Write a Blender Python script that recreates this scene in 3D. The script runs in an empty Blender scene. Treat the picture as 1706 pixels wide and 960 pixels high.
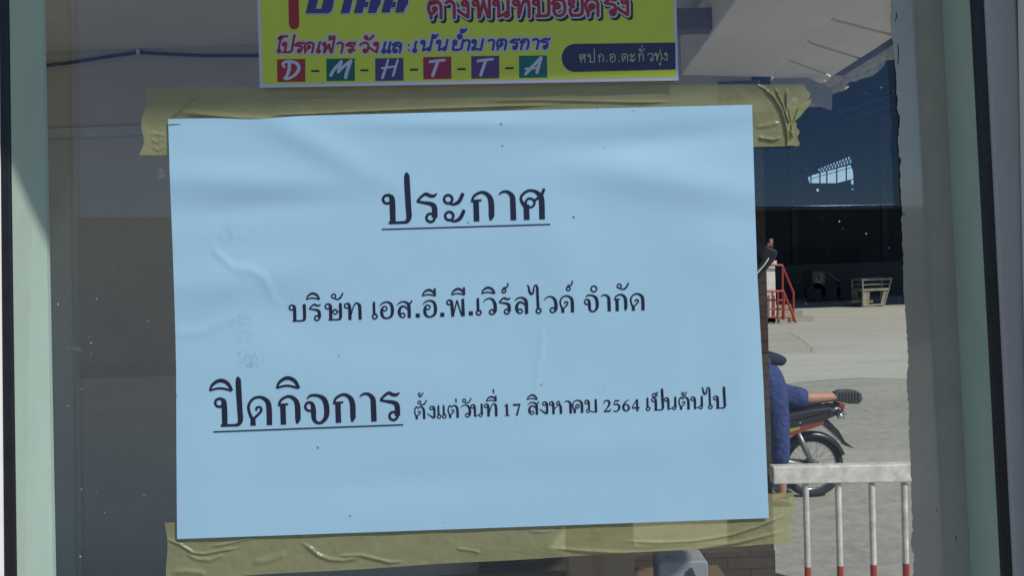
import bpy, bmesh, math, random
from mathutils import Vector, Matrix
from mathutils.geometry import tessellate_polygon
R = math.radians
random.seed(7)
scene = bpy.context.scene
COL = scene.collection

# ------------------------------------------------------------------ camera, sky, sun, exposure
FPX = 1340.0                      # focal length in pixels of the 1706 x 960 photograph
CAM = Vector((0, 0, 2.03))
PITCH, ROLL = R(-1.54), R(2.05)
_f = Vector((0, math.cos(PITCH), math.sin(PITCH)))
_u0 = Vector((0, -math.sin(PITCH), math.cos(PITCH)))
_r0 = Vector((1, 0, 0))
CR = _r0 * math.cos(ROLL) - _u0 * math.sin(ROLL)
CU = _r0 * math.sin(ROLL) + _u0 * math.cos(ROLL)
cam = bpy.data.cameras.new('camera')
cam.sensor_fit = 'HORIZONTAL'; cam.sensor_width = 36.0
cam.lens = 36.0 * FPX / 1706.0
cam.clip_start = 0.02; cam.clip_end = 2000
camo = bpy.data.objects.new('camera', cam); COL.objects.link(camo)
m = Matrix((CR, CU, -_f)).transposed().to_4x4(); m.translation = CAM
camo.matrix_world = m
scene.camera = camo

SUN_DIR = Vector((-0.5, 0.5, -0.707)).normalized()      # the way the light travels
sun = bpy.data.lights.new('sun', 'SUN'); sun.energy = 3.05; sun.angle = R(0.5); sun.color = (1.0, 0.95, 0.87)
suno = bpy.data.objects.new('sun', sun); COL.objects.link(suno)
suno.rotation_euler = SUN_DIR.to_track_quat('-Z', 'Y').to_euler()
world = bpy.data.worlds.new('World'); scene.world = world; world.use_nodes = True
wn = world.node_tree; wn.nodes.clear()
wo = wn.nodes.new('ShaderNodeOutputWorld'); wb = wn.nodes.new('ShaderNodeBackground'); sk = wn.nodes.new('ShaderNodeTexSky')
sk.sky_type = 'NISHITA'; sk.sun_disc = False
to_sun = -SUN_DIR
sk.sun_elevation = math.asin(to_sun.z); sk.sun_rotation = math.atan2(to_sun.x, to_sun.y)
sk.air_density = 0.9; sk.dust_density = 0.0; sk.ozone_density = 4.5
wb.inputs['Strength'].default_value = 0.08
wn.links.new(sk.outputs[0], wb.inputs[0]); wn.links.new(wb.outputs[0], wo.inputs[0])
vs = scene.view_settings
vs.view_transform = 'Standard'; vs.look = 'None'; vs.exposure = 0.3; vs.gamma = 1.0; vs.use_curve_mapping = False
scene.cycles.max_bounces = 10; scene.cycles.transparent_max_bounces = 16
scene.cycles.use_denoising = True

# ------------------------------------------------------------------ helpers
def ray(px, py):
    return _f + CR * ((px - 853.0) / FPX) + CU * ((480.0 - py) / FPX)
def P(px, py, Y):                 # the point of the plane y = Y seen at that place of the photograph
    d = ray(px, py); return CAM + d * (Y / d.y)
def PZ(px, py, z):
    d = ray(px, py); return CAM + d * ((z - CAM.z) / d.z)

def mat(name, col, rough=0.6, spec=0.5, metal=0.0, noise=None, bump=None, coat=0.0, coat_rough=0.03, col2=None, stretch=None):
    m = bpy.data.materials.new(name); m.use_nodes = True
    nt = m.node_tree; b = nt.nodes['Principled BSDF']
    b.inputs['Roughness'].default_value = rough
    b.inputs['Specular IOR Level'].default_value = spec
    b.inputs['Metallic'].default_value = metal
    b.inputs['Coat Weight'].default_value = coat
    b.inputs['Coat Roughness'].default_value = coat_rough
    b.inputs['Base Color'].default_value = (*col, 1)
    tc = nt.nodes.new('ShaderNodeTexCoord'); src = tc.outputs['Object']
    if stretch:
        mp = nt.nodes.new('ShaderNodeMapping'); mp.inputs['Scale'].default_value = stretch
        nt.links.new(src, mp.inputs[0]); src = mp.outputs[0]
    if noise:
        n = nt.nodes.new('ShaderNodeTexNoise'); n.inputs['Scale'].default_value = noise[0]; n.inputs['Detail'].default_value = 8
        n.inputs['Roughness'].default_value = 0.65
        nt.links.new(src, n.inputs['Vector'])
        mr = nt.nodes.new('ShaderNodeMapRange'); mr.inputs[1].default_value = 0.3; mr.inputs[2].default_value = 0.7
        nt.links.new(n.outputs[0], mr.inputs[0])
        mx = nt.nodes.new('ShaderNodeMix'); mx.data_type = 'RGBA'
        c2 = col2 or tuple(c * (1 - noise[1]) for c in col)
        mx.inputs[6].default_value = (*col, 1); mx.inputs[7].default_value = (*c2, 1)
        nt.links.new(mr.outputs[0], mx.inputs[0]); nt.links.new(mx.outputs[2], b.inputs['Base Color'])
    if bump:
        n2 = nt.nodes.new('ShaderNodeTexNoise'); n2.inputs['Scale'].default_value = bump[0]; n2.inputs['Detail'].default_value = 6
        nt.links.new(src, n2.inputs['Vector'])
        bp = nt.nodes.new('ShaderNodeBump'); bp.inputs['Strength'].default_value = bump[1]; bp.inputs['Distance'].default_value = bump[2] if len(bump) > 2 else 0.01
        nt.links.new(n2.outputs[0], bp.inputs['Height']); nt.links.new(bp.outputs[0], b.inputs['Normal'])
    return m

def obj(name, bm, mats, parent=None, smooth=False):
    me = bpy.data.meshes.new(name); bm.to_mesh(me); bm.free()
    for mm in (mats if isinstance(mats, (list, tuple)) else [mats]): me.materials.append(mm)
    if smooth:
        for p in me.polygons: p.use_smooth = True
    o = bpy.data.objects.new(name, me); COL.objects.link(o)
    if parent is not None: o.parent = parent; o.matrix_parent_inverse = parent.matrix_world.inverted()
    return o
def tag(o, label, cat, group=None, kind=None):
    if label: o['label'] = label
    if cat: o['category'] = cat
    if group: o['group'] = group
    if kind: o['kind'] = kind
    return o
def thing(name, loc, label, cat, group=None):
    o = bpy.data.objects.new(name, None); COL.objects.link(o)
    o.empty_display_size = 0.1; o.matrix_world = Matrix.Translation(loc)
    return tag(o, label, cat, group)
def BM(): return bmesh.new()
def hexa(bm, pts, mi=0):          # eight corners: bottom four, then top four
    v = [bm.verts.new(p) for p in pts]
    for f in ((3, 2, 1, 0), (4, 5, 6, 7), (0, 1, 5, 4), (1, 2, 6, 5), (2, 3, 7, 6), (3, 0, 4, 7)):
        bm.faces.new([v[i] for i in f]).material_index = mi
    return v
def box(bm, x0, x1, y0, y1, z0, z1, mi=0):
    return hexa(bm, [(x0, y0, z0), (x1, y0, z0), (x1, y1, z0), (x0, y1, z0), (x0, y0, z1), (x1, y0, z1), (x1, y1, z1), (x0, y1, z1)], mi)
def prism(bm, poly, depth):       # outline in 3d, pushed along a vector
    a = [bm.verts.new(p) for p in poly]; b = [bm.verts.new(Vector(p) + Vector(depth)) for p in poly]
    bm.faces.new(a); bm.faces.new(b[::-1])
    n = len(a)
    for i in range(n): bm.faces.new((a[i], b[i], b[(i + 1) % n], a[(i + 1) % n]))
def tube(bm, pts, r, seg=10, caps=True, mi=0):
    pts = [Vector(p) for p in pts]; rs = r if isinstance(r, (list, tuple)) else [r] * len(pts)
    rings = []; ref = None
    for i, p in enumerate(pts):
        t = (pts[min(i + 1, len(pts) - 1)] - pts[max(i - 1, 0)]).normalized()
        if ref is None: ref = Vector((0, 0, 1)) if abs(t.z) < 0.9 else Vector((1, 0, 0))
        a = (ref - t * ref.dot(t)).normalized(); b = t.cross(a); ref = a
        rings.append([bm.verts.new(p + (a * math.cos(k * 2 * math.pi / seg) + b * math.sin(k * 2 * math.pi / seg)) * rs[i]) for k in range(seg)])
    for i in range(len(rings) - 1):
        for k in range(seg):
            bm.faces.new((rings[i][k], rings[i][(k + 1) % seg], rings[i + 1][(k + 1) % seg], rings[i + 1][k])).material_index = mi
    if caps:
        bm.faces.new(rings[0][::-1]).material_index = mi; bm.faces.new(rings[-1]).material_index = mi
def torus(bm, c, R0, r, axis='Y', seg=40, sides=10):
    c = Vector(c); rings = []
    for i in range(seg):
        a = i * 2 * math.pi / seg; d = Vector((math.cos(a), 0, math.sin(a)))
        rings.append([bm.verts.new(c + d * (R0 + r * math.cos(k * 2 * math.pi / sides)) + Vector((0, r * math.sin(k * 2 * math.pi / sides), 0))) for k in range(sides)])
    for i in range(seg):
        for k in range(sides):
            bm.faces.new((rings[i][k], rings[i][(k + 1) % sides], rings[(i + 1) % seg][(k + 1) % sides], rings[(i + 1) % seg][k]))
def bevel(o, w=0.003, seg=2):
    b = o.modifiers.new('bevel', 'BEVEL'); b.width = w; b.segments = seg; b.limit_method = 'ANGLE'; return o
def smoothstep(t): t = max(0., min(1., t)); return t * t * (3 - 2 * t)
def lerp(a, b, t): return a + (b - a) * t
def pw(tab, t):                   # piecewise linear table
    if t <= tab[0][0]: return tab[0][1]
    for (a, va), (b, vb) in zip(tab, tab[1:]):
        if t <= b: return va + (vb - va) * (t - a) / (b - a)
    return tab[-1][1]

# ------------------------------------------------------------------ lettering: a stroke font drawn with thick stems and thin loops
# a glyph is a list of strokes; a stroke is a list of (x, y, width); ('o', x, y, radius, width) is a loop; units: body height 100
O = 'o'
ARCH_D = [(18, 22, 12), (8, 48, 10), (7, 72, 10), (22, 93, 9), (46, 99, 10), (68, 88, 15), (77, 66, 19), (77, 0, 19)]
G = {
 'ป': [(O, 17, 84, 14, 9), [(17, 100, 7), (28, 96, 10), (34, 80, 19), (34, 4, 19)], [(20, 4, 9), (72, 4, 9)], [(60, 4, 8), (80, 6, 12), (89, 22, 18), (88, 60, 19), (86, 155, 19), (90, 169, 10)]],
 'บ': [(O, 15, 84, 14, 9), [(15, 100, 7), (26, 96, 10), (32, 80, 19), (32, 4, 19)], [(18, 4, 9), (72, 4, 9)], [(60, 4, 8), (80, 6, 12), (90, 22, 18), (90, 102, 19)]],
 'ร': [[(70, 99, 4), (60, 91, 10), (45, 92, 12), (33, 98, 11), (18, 90, 9), (3, 75, 8)], [(1, 74, 8), (24, 69, 10), (48, 64, 14), (60, 52, 18), (60, 17, 19)], (O, 46, 17, 14, 9)],
 'ะ': [(O, 17, 78, 14, 9), [(18, 65, 6), (34, 60, 9), (54, 70, 13), (68, 97, 12)], (O, 19, 21, 14, 9), [(20, 8, 6), (36, 3, 9), (56, 13, 13), (70, 40, 12)]],
 'ก': [[(4, 65, 8), (12, 86, 9), (38, 98, 10), (60, 87, 15), (69, 64, 19), (69, 16, 19)], [(69, 17, 19), (65, 2, 7)], [(2, 70, 7), (37, 71, 7)], [(18, 69, 19), (18, 0, 19)]],
 'า': [[(1, 88, 4), (14, 97, 8), (32, 96, 11), (46, 81, 17), (48, 58, 19), (48, 0, 19)]],
 'ศ': [[(18, 46, 16), (6, 62, 10), (5, 80, 9), (25, 97, 9), (48, 97, 10), (66, 84, 16), (73, 66, 19), (73, 0, 19)], [(46, 62, 8), (60, 72, 9), (75, 86, 11), (83, 104, 9)], [(21, 52, 19), (21, 0, 19)], (O, 34, 57, 15, 8)],
 'ษ': [(O, 15, 84, 14, 9), [(15, 100, 7), (26, 96, 10), (32, 80, 19), (32, 4, 19)], [(18, 4, 9), (72, 4, 9)], [(60, 4, 8), (80, 6, 12), (90, 22, 18), (91, 102, 17)], [(46, 44, 8), (50, 60, 9), (64, 63, 9), (70, 48, 8), (60, 36, 8), (50, 42, 7)], [(70, 48, 8), (84, 54, 8), (98, 64, 6)]],
 'ท': [(O, 12, 84, 13, 9), [(13, 99, 7), (24, 95, 12), (29, 75, 18), (29, 0, 19)], [(34, 16, 6), (48, 68, 8), (66, 98, 9), (82, 92, 14), (89, 75, 19), (89, 0, 19)]],
 'เ': [(O, 15, 16, 14, 9), [(12, 22, 15), (12, 90, 15), (16, 102, 9)]],
 'แ': [(O, 15, 16, 14, 9), [(12, 22, 15), (12, 90, 15), (16, 102, 9)], (O, 56, 16, 14, 9), [(53, 22, 15), (53, 90, 15), (57, 102, 9)]],
 'อ': [[(2, 76, 4), (18, 92, 8), (44, 99, 10), (68, 88, 15), (77, 58, 19), (72, 20, 17), (48, 3, 10), (25, 8, 13), (14, 28, 18), (14, 55, 14), (24, 74, 8)], (O, 32, 60, 13, 8)],
 'ส': [[(2, 78, 4), (18, 92, 8), (40, 98, 9), (60, 90, 14), (72, 70, 19), (72, 0, 19)], [(64, 52, 7), (48, 68, 10), (28, 68, 13), (15, 48, 18), (15, 25, 17), (24, 6, 9)], (O, 34, 17, 13, 8), [(64, 82, 10), (80, 88, 9), (92, 103, 10)]],
 'ล': [[(2, 78, 4), (18, 92, 8), (40, 98, 9), (60, 90, 14), (72, 70, 19), (72, 0, 19)], [(64, 52, 7), (48, 68, 10), (28, 68, 13), (15, 48, 18), (15, 25, 17), (24, 6, 9)], (O, 34, 17, 13, 8)],
 '.': [[(1, 13, 24), (25, 13, 24)]],
 'พ': [(O, 13, 84, 13, 9), [(13, 99, 7), (25, 94, 13), (30, 70, 18), (33, 0, 18)], [(36, 3, 7), (60, 96, 8)], [(60, 96, 8), (86, 3, 8)], [(95, 104, 16), (95, 0, 19)]],
 'ฝ': [(O, 22, 84, 13, 9), [(20, 99, 7), (28, 92, 13), (30, 70, 18), (33, 0, 18)], [(36, 3, 7), (60, 80, 8)], [(60, 80, 8), (86, 3, 8)], [(95, 150, 16), (95, 0, 19)]],
 'ว': [[(2, 76, 4), (18, 92, 7), (42, 98, 9), (62, 86, 15), (72, 60, 19), (72, 25, 19), (64, 6, 9)], (O, 52, 17, 14, 9)],
 'ด': [ARCH_D, [(20, 0, 19), (20, 24, 17)], [(20, 22, 9), (36, 36, 9), (50, 52, 9), (46, 64, 8), (34, 62, 8), (33, 52, 7)]],
 'ต': [[(18, 22, 12), (7, 50, 10), (8, 78, 10), (20, 97, 10), (36, 86, 9), (50, 98, 10), (68, 90, 14), (78, 66, 19), (78, 0, 19)], [(20, 0, 19), (20, 24, 17)], [(20, 22, 9), (36, 34, 9), (50, 50, 9), (46, 62, 8), (34, 60, 8), (33, 50, 7)]],
 'ค': [ARCH_D, [(20, 0, 19), (20, 24, 17)], [(20, 18, 9), (32, 40, 9)], (O, 42, 53, 13, 9)],
 'จ': [[(8, 86, 4), (22, 98, 9), (48, 97, 11), (68, 84, 17), (76, 58, 19), (74, 24, 17), (58, 4, 11), (42, 3, 10), (31, 16, 15), (30, 45, 18), (28, 64, 14), (18, 75, 7)], (O, 17, 60, 15, 9)],
 'ง': [(O, 38, 84, 13, 9), [(40, 99, 7), (53, 92, 13), (59, 72, 18), (58, 6, 16)], [(1, 44, 4), (22, 26, 10), (58, 3, 14)]],
 'น': [(O, 14, 84, 13, 9), [(15, 99, 7), (26, 93, 13), (31, 72, 18), (31, 4, 15)], [(30, 4, 11), (46, 12, 7), (66, 17, 7)], (O, 76, 15, 12, 8), [(86, 104, 15), (85, 20, 18)]],
 'ม': [(O, 14, 84, 13, 9), [(15, 99, 7), (28, 93, 12), (32, 70, 17), (32, 20, 13)], (O, 24, 14, 12, 8), [(34, 14, 8), (60, 6, 8), (86, 2, 9)], [(86, 104, 17), (86, 0, 18)]],
 'ห': [(O, 13, 84, 13, 9), [(13, 99, 7), (25, 93, 13), (29, 70, 18), (29, 0, 18)], [(32, 36, 7), (55, 57, 8), (74, 74, 8)], (O, 68, 86, 12, 8), [(76, 76, 10), (86, 56, 18), (87, 0, 18)]],
 'ย': [(O, 24, 84, 13, 9), [(10, 84, 8), (14, 66, 12), (36, 56, 10)], [(36, 56, 9), (18, 46, 14), (16, 20, 17), (30, 4, 9)], [(22, 4, 9), (66, 4, 9)], [(60, 4, 9), (80, 10, 14), (86, 28, 18), (86, 102, 18)]],
 'โ': [(O, 22, 16, 13, 9), [(16, 22, 15), (14, 130, 15), (24, 146, 10), (6, 148, 8), (22, 160, 9), (64, 160, 9)]],
 'ไ': [(O, 66, 16, 14, 9), [(64, 24, 15), (62, 148, 15)], [(64, 145, 15), (57, 166, 11), (46, 164, 8), (40, 145, 9), (36, 122, 12), (22, 118, 14), (14, 138, 13), (10, 162, 9), (0, 171, 4)]],
 'ิ': [[(2, 5, 7), (12, 25, 10), (38, 39, 13), (64, 29, 13), (80, 2, 9)], [(1, 5, 7), (38, 12, 8), (79, 2, 8)]],
 'ี': [[(2, 5, 7), (12, 25, 10), (38, 39, 13), (64, 29, 13), (80, 2, 9)], [(1, 5, 7), (38, 12, 8), (79, 2, 8)], [(78, 4, 10), (76, 48, 12)]],
 'ั': [(O, 14, 24, 12, 8), [(15, 13, 6), (34, 4, 9), (54, 14, 11), (70, 42, 9)]],
 '่': [[(3, 0, 7), (2, 16, 10), (0, 32, 12)]],
 '้': [(O, 11, 26, 9, 7), [(14, 18, 6), (7, 4, 7)], [(7, 4, 8), (28, 12, 9), (42, 38, 8)]],
 '์': [(O, 16, 16, 11, 8), [(6, 20, 6), (14, 34, 8), (34, 38, 9), (42, 62, 8)]],
 '็': [[(30, 6, 7), (14, 4, 8), (3, 16, 9), (12, 28, 8), (34, 30, 9), (50, 40, 8)], (O, 34, 14, 9, 7)],
 'ํ': [(O, 0, 0, 17, 9)],
 'ุ': [(O, 4, -18, 8, 8), [(12, -18, 9), (11, -46, 8)]],
 '1': [[(28, 92, 17), (28, 0, 17)], [(8, 76, 5), (24, 88, 9)], [(8, 2, 5), (48, 2, 5)]],
 '7': [[(4, 84, 14), (60, 84, 14)], [(58, 88, 8), (44, 48, 12), (30, 0, 15)]],
 '2': [[(5, 66, 6), (10, 83, 9), (28, 91, 10), (46, 82, 16), (48, 62, 17), (32, 34, 11), (6, 7, 6)], [(5, 6, 13), (54, 6, 13)], [(52, 8, 10), (60, 26, 4)]],
 '5': [[(54, 86, 12), (20, 86, 12)], [(20, 88, 6), (12, 54, 6)], [(12, 54, 8), (34, 60, 11), (53, 44, 17), (50, 20, 16), (32, 4, 10), (6, 6, 9)]],
 '6': [[(54, 92, 4), (28, 74, 11), (10, 44, 17), (12, 18, 16), (30, 3, 9), (50, 16, 15), (52, 36, 15), (36, 55, 9), (14, 44, 7)]],
 '4': [[(42, 92, 9), (4, 30, 7)], [(3, 26, 11), (62, 26, 11)], [(44, 92, 15), (44, 0, 16)]],
}
def catmull(pts, n=6):
    if len(pts) == 2: return list(pts)
    out = []
    for i in range(len(pts) - 1):
        p0, p1, p2, p3 = pts[max(i - 1, 0)], pts[i], pts[i + 1], pts[min(i + 2, len(pts) - 1)]
        for k in range(n):
            t = k / n
            out.append(tuple(0.5 * (2 * b + (c - a) * t + (2 * a - 5 * b + 4 * c - d) * t * t + (3 * b - a - 3 * c + d) * t ** 3) for a, b, c, d in zip(p0, p1, p2, p3)))
    out.append(tuple(pts[-1])); return out

class Ink:                        # collects lettering in photograph pixels on a sheet and lays it on that sheet as one mesh
    def __init__(s): s.quads = []
    def stroke(s, pts, round_caps=False):
        pts = catmull(pts); L = []
        if len(pts) == 2:
            (xa, ya, wa), (xb, yb, wb_) = pts; k = max(1, int(math.hypot(xb - xa, yb - ya) / 5))
            pts = [(lerp(xa, xb, i / k), lerp(ya, yb, i / k), lerp(wa, wb_, i / k)) for i in range(k + 1)]
        for i, (x, y, w) in enumerate(pts):
            a, b = pts[max(i - 1, 0)], pts[min(i + 1, len(pts) - 1)]
            dx, dy = b[0] - a[0], b[1] - a[1]; n = math.hypot(dx, dy) or 1
            L.append(((x - dy / n * w / 2, y + dx / n * w / 2), (x + dy / n * w / 2, y - dx / n * w / 2)))
        s.quads.append([(L[i][0], L[i][1], L[i + 1][1], L[i + 1][0]) for i in range(len(L) - 1)])
        if round_caps:
            for x, y, w in (pts[0], pts[-1]): s.disc(x, y, w / 2)
    def disc(s, x, y, r):
        pts = [(x + r * math.cos(k * math.pi / 6), y + r * math.sin(k * math.pi / 6)) for k in range(12)]
        s.quads.append([tuple(pts)])
    def poly(s, pts): s.quads.append([tuple(pts)])
    def ring(s, x, y, r, w):
        n = 20; q = []
        for k in range(n):
            a, b = k * 2 * math.pi / n, (k + 1) * 2 * math.pi / n
            q.append(((x + (r - w / 2) * math.cos(a), y + (r - w / 2) * math.sin(a)), (x + (r + w / 2) * math.cos(a), y + (r + w / 2) * math.sin(a)),
                      (x + (r + w / 2) * math.cos(b), y + (r + w / 2) * math.sin(b)), (x + (r - w / 2) * math.cos(b), y + (r - w / 2) * math.sin(b))))
        s.quads.append(q)
    def glyph(s, g, ox, oy, u, slope=0.033, slant=0.0, width=None, grow=0.0, wmul=1.0, xs=1.0, caps=False):
        c, sn = math.cos(math.atan(slope)), math.sin(math.atan(slope))
        def T(x, y):
            x = (x * xs + y * slant) * u; y = y * u
            return ox + x * c + y * (-sn) * -1 * -1, oy - (x * sn + y * c)
        for st in G[g]:
            if st[0] == O:
                x, y = T(st[1], st[2]); s.ring(x, y, st[3] * u, (width if width else st[4] * wmul) * u + grow)
                if grow: pass
            else:
                s.stroke([(*T(x, y), (width if width else w * wmul) * u + grow) for x, y, w in st], caps)
    def build(s, name, material, parent, at):
        bm = BM()
        for k, qs in enumerate(s.quads):
            lift = 2e-6 * (k % 60)
            for q in qs: bm.faces.new([bm.verts.new(at(x, y, lift)) for x, y in q])
        return obj(name, bm, material, parent)

# ------------------------------------------------------------------ materials
M = {}
M['reveal'] = mat('pale_green_paint', (0.43, 0.555, 0.48), 0.45, noise=(14, 0.16), bump=(160, 0.12, 0.002), stretch=(1, 1, 0.35))
M['frame'] = mat('grey_aluminium', (0.42, 0.41, 0.42), 0.42, noise=(60, 0.10), bump=(300, 0.08, 0.001), stretch=(1, 1, 0.15))
M['frame_white'] = mat('white_paint', (0.80, 0.80, 0.78), 0.4, noise=(20, 0.06))
M['gasket'] = mat('black_rubber', (0.012, 0.012, 0.017), 0.42, noise=(90, 0.4), bump=(120, 0.2, 0.002))
M['wall'] = mat('grey_render', (0.45, 0.405, 0.345), 0.85, noise=(3, 0.12), bump=(60, 0.2, 0.003))
M['ceiling'] = mat('pale_plaster', (0.82, 0.77, 0.66), 0.85, noise=(2.5, 0.12), bump=(50, 0.15, 0.003))
M['dark_ceiling'] = mat('grey_boards', (0.16, 0.15, 0.135), 0.8, noise=(4, 0.3))
M['timber'] = mat('brown_timber', (0.17, 0.115, 0.065), 0.7, noise=(12, 0.35), stretch=(1, 8, 8))
M['cable'] = mat('blue_cable', (0.009, 0.016, 0.06), 0.45)
M['clip'] = mat('white_plastic', (0.55, 0.55, 0.58), 0.5)
M['steel_white'] = mat('white_painted_steel', (0.74, 0.73, 0.70), 0.5, noise=(18, 0.35), bump=(60, 0.2, 0.002), col2=(0.42, 0.40, 0.36))
M['steel_red'] = mat('red_painted_steel', (0.42, 0.045, 0.03), 0.45, noise=(16, 0.3))
M['black_plastic'] = mat('black_plastic', (0.014, 0.014, 0.017), 0.32, coat=0.4, noise=(40, 0.3))
M['black_seat'] = mat('black_vinyl', (0.018, 0.018, 0.024), 0.5, bump=(80, 0.15, 0.003))
M['rubber'] = mat('tyre_rubber', (0.022, 0.021, 0.02), 0.8, noise=(40, 0.4), bump=(200, 0.4, 0.004))
M['chrome'] = mat('chrome', (0.62, 0.62, 0.63), 0.18, metal=1.0)
M['alloy'] = mat('dull_alloy', (0.36, 0.36, 0.35), 0.45, metal=0.8, noise=(30, 0.3))
M['red_decal'] = mat('red_decal', (0.22, 0.03, 0.018), 0.35, coat=0.4)
M['yellow_decal'] = mat('yellow_decal', (0.36, 0.30, 0.03), 0.35, coat=0.4)
M['tail_red'] = mat('red_lens', (0.30, 0.012, 0.012), 0.15, coat=1.0)
M['blue_cloth'] = mat('navy_cloth', (0.030, 0.058, 0.20), 0.9, noise=(14, 0.35), bump=(22, 0.9, 0.03))
M['dark_cloth'] = mat('dark_navy_cloth', (0.012, 0.017, 0.05), 0.9, noise=(14, 0.3), bump=(40, 0.4, 0.02))
M['skin'] = mat('skin', (0.42, 0.215, 0.135), 0.55, noise=(20, 0.12))
M['hair'] = mat('black_hair', (0.01, 0.008, 0.007), 0.6)
M['sole'] = mat('grey_rubber_sole', (0.085, 0.10, 0.09), 0.85, noise=(60, 0.5), bump=(90, 0.8, 0.01))
M['leaf'] = mat('green_leaf', (0.035, 0.10, 0.02), 0.5, noise=(20, 0.4))
M['olive'] = mat('olive_paint', (0.07, 0.085, 0.045), 0.6, noise=(6, 0.3))
M['column'] = mat('off_white_plaster', (0.74, 0.72, 0.64), 0.8, noise=(2.2, 0.35), bump=(20, 0.3, 0.01))
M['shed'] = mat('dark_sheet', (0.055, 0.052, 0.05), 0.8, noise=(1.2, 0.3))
M['black_shed'] = mat('near_black_sheet', (0.036, 0.036, 0.042), 0.85, noise=(0.8, 0.4))  # near-black sheet with random tone variation
M['rusty'] = mat('pale_cage_steel', (0.34, 0.30, 0.235), 0.6, noise=(5, 0.6))
M['stand_in_box'] = mat('stand_in_brown', (0.33, 0.235, 0.14), 0.85, noise=(8, 0.12))  # for the added box that stands in for a tan reflection
M['jug'] = mat('stand_in_grey', (0.27, 0.30, 0.34), 0.35, noise=(10, 0.2))  # for the added jug that stands in for a pale grey reflection
M['dark_glass'] = mat('dark_glass', (0.02, 0.024, 0.022), 0.1, coat=1.0)

def brick_mat(name, c1, c2, mortar, scale, bw, rh):
    m = mat(name, c1, 0.85); nt = m.node_tree; b = nt.nodes['Principled BSDF']
    tc = nt.nodes.new('ShaderNodeTexCoord'); sx = nt.nodes.new('ShaderNodeSeparateXYZ'); ad = nt.nodes.new('ShaderNodeMath'); ad.operation = 'ADD'
    cx = nt.nodes.new('ShaderNodeCombineXYZ'); br = nt.nodes.new('ShaderNodeTexBrick')
    nt.links.new(tc.outputs['Object'], sx.inputs[0]); nt.links.new(sx.outputs[0], ad.inputs[0]); nt.links.new(sx.outputs[1], ad.inputs[1])
    nt.links.new(ad.outputs[0], cx.inputs[0]); nt.links.new(sx.outputs[2], cx.inputs[1]); nt.links.new(cx.outputs[0], br.inputs['Vector'])
    br.inputs['Color1'].default_value = (*c1, 1); br.inputs['Color2'].default_value = (*c2, 1); br.inputs['Mortar'].default_value = (*mortar, 1)
    br.inputs['Scale'].default_value = scale; br.inputs['Brick Width'].default_value = bw; br.inputs['Row Height'].default_value = rh
    br.inputs['Mortar Size'].default_value = 0.004
    n = nt.nodes.new('ShaderNodeTexNoise'); n.inputs['Scale'].default_value = 18; n.inputs['Detail'].default_value = 8
    nt.links.new(tc.outputs['Object'], n.inputs['Vector'])
    mr = nt.nodes.new('ShaderNodeMapRange'); mr.inputs[3].default_value = 0.6; mr.inputs[4].default_value = 1.25
    nt.links.new(n.outputs[0], mr.inputs[0])
    mx = nt.nodes.new('ShaderNodeVectorMath'); mx.operation = 'SCALE'
    nt.links.new(br.outputs[0], mx.inputs[0]); nt.links.new(mr.outputs[0], mx.inputs[3]); nt.links.new(mx.outputs[0], b.inputs['Base Color'])
    bp = nt.nodes.new('ShaderNodeBump'); bp.inputs['Strength'].default_value = 0.6; bp.inputs['Distance'].default_value = 0.004; bp.invert = True
    nt.links.new(br.outputs['Fac'], bp.inputs['Height']); nt.links.new(bp.outputs[0], b.inputs['Normal'])
    return m
M['brick'] = brick_mat('brown_tiles', (0.062, 0.043, 0.031), (0.052, 0.036, 0.027), (0.028, 0.022, 0.018), 1.0, 0.22, 0.056)

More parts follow.
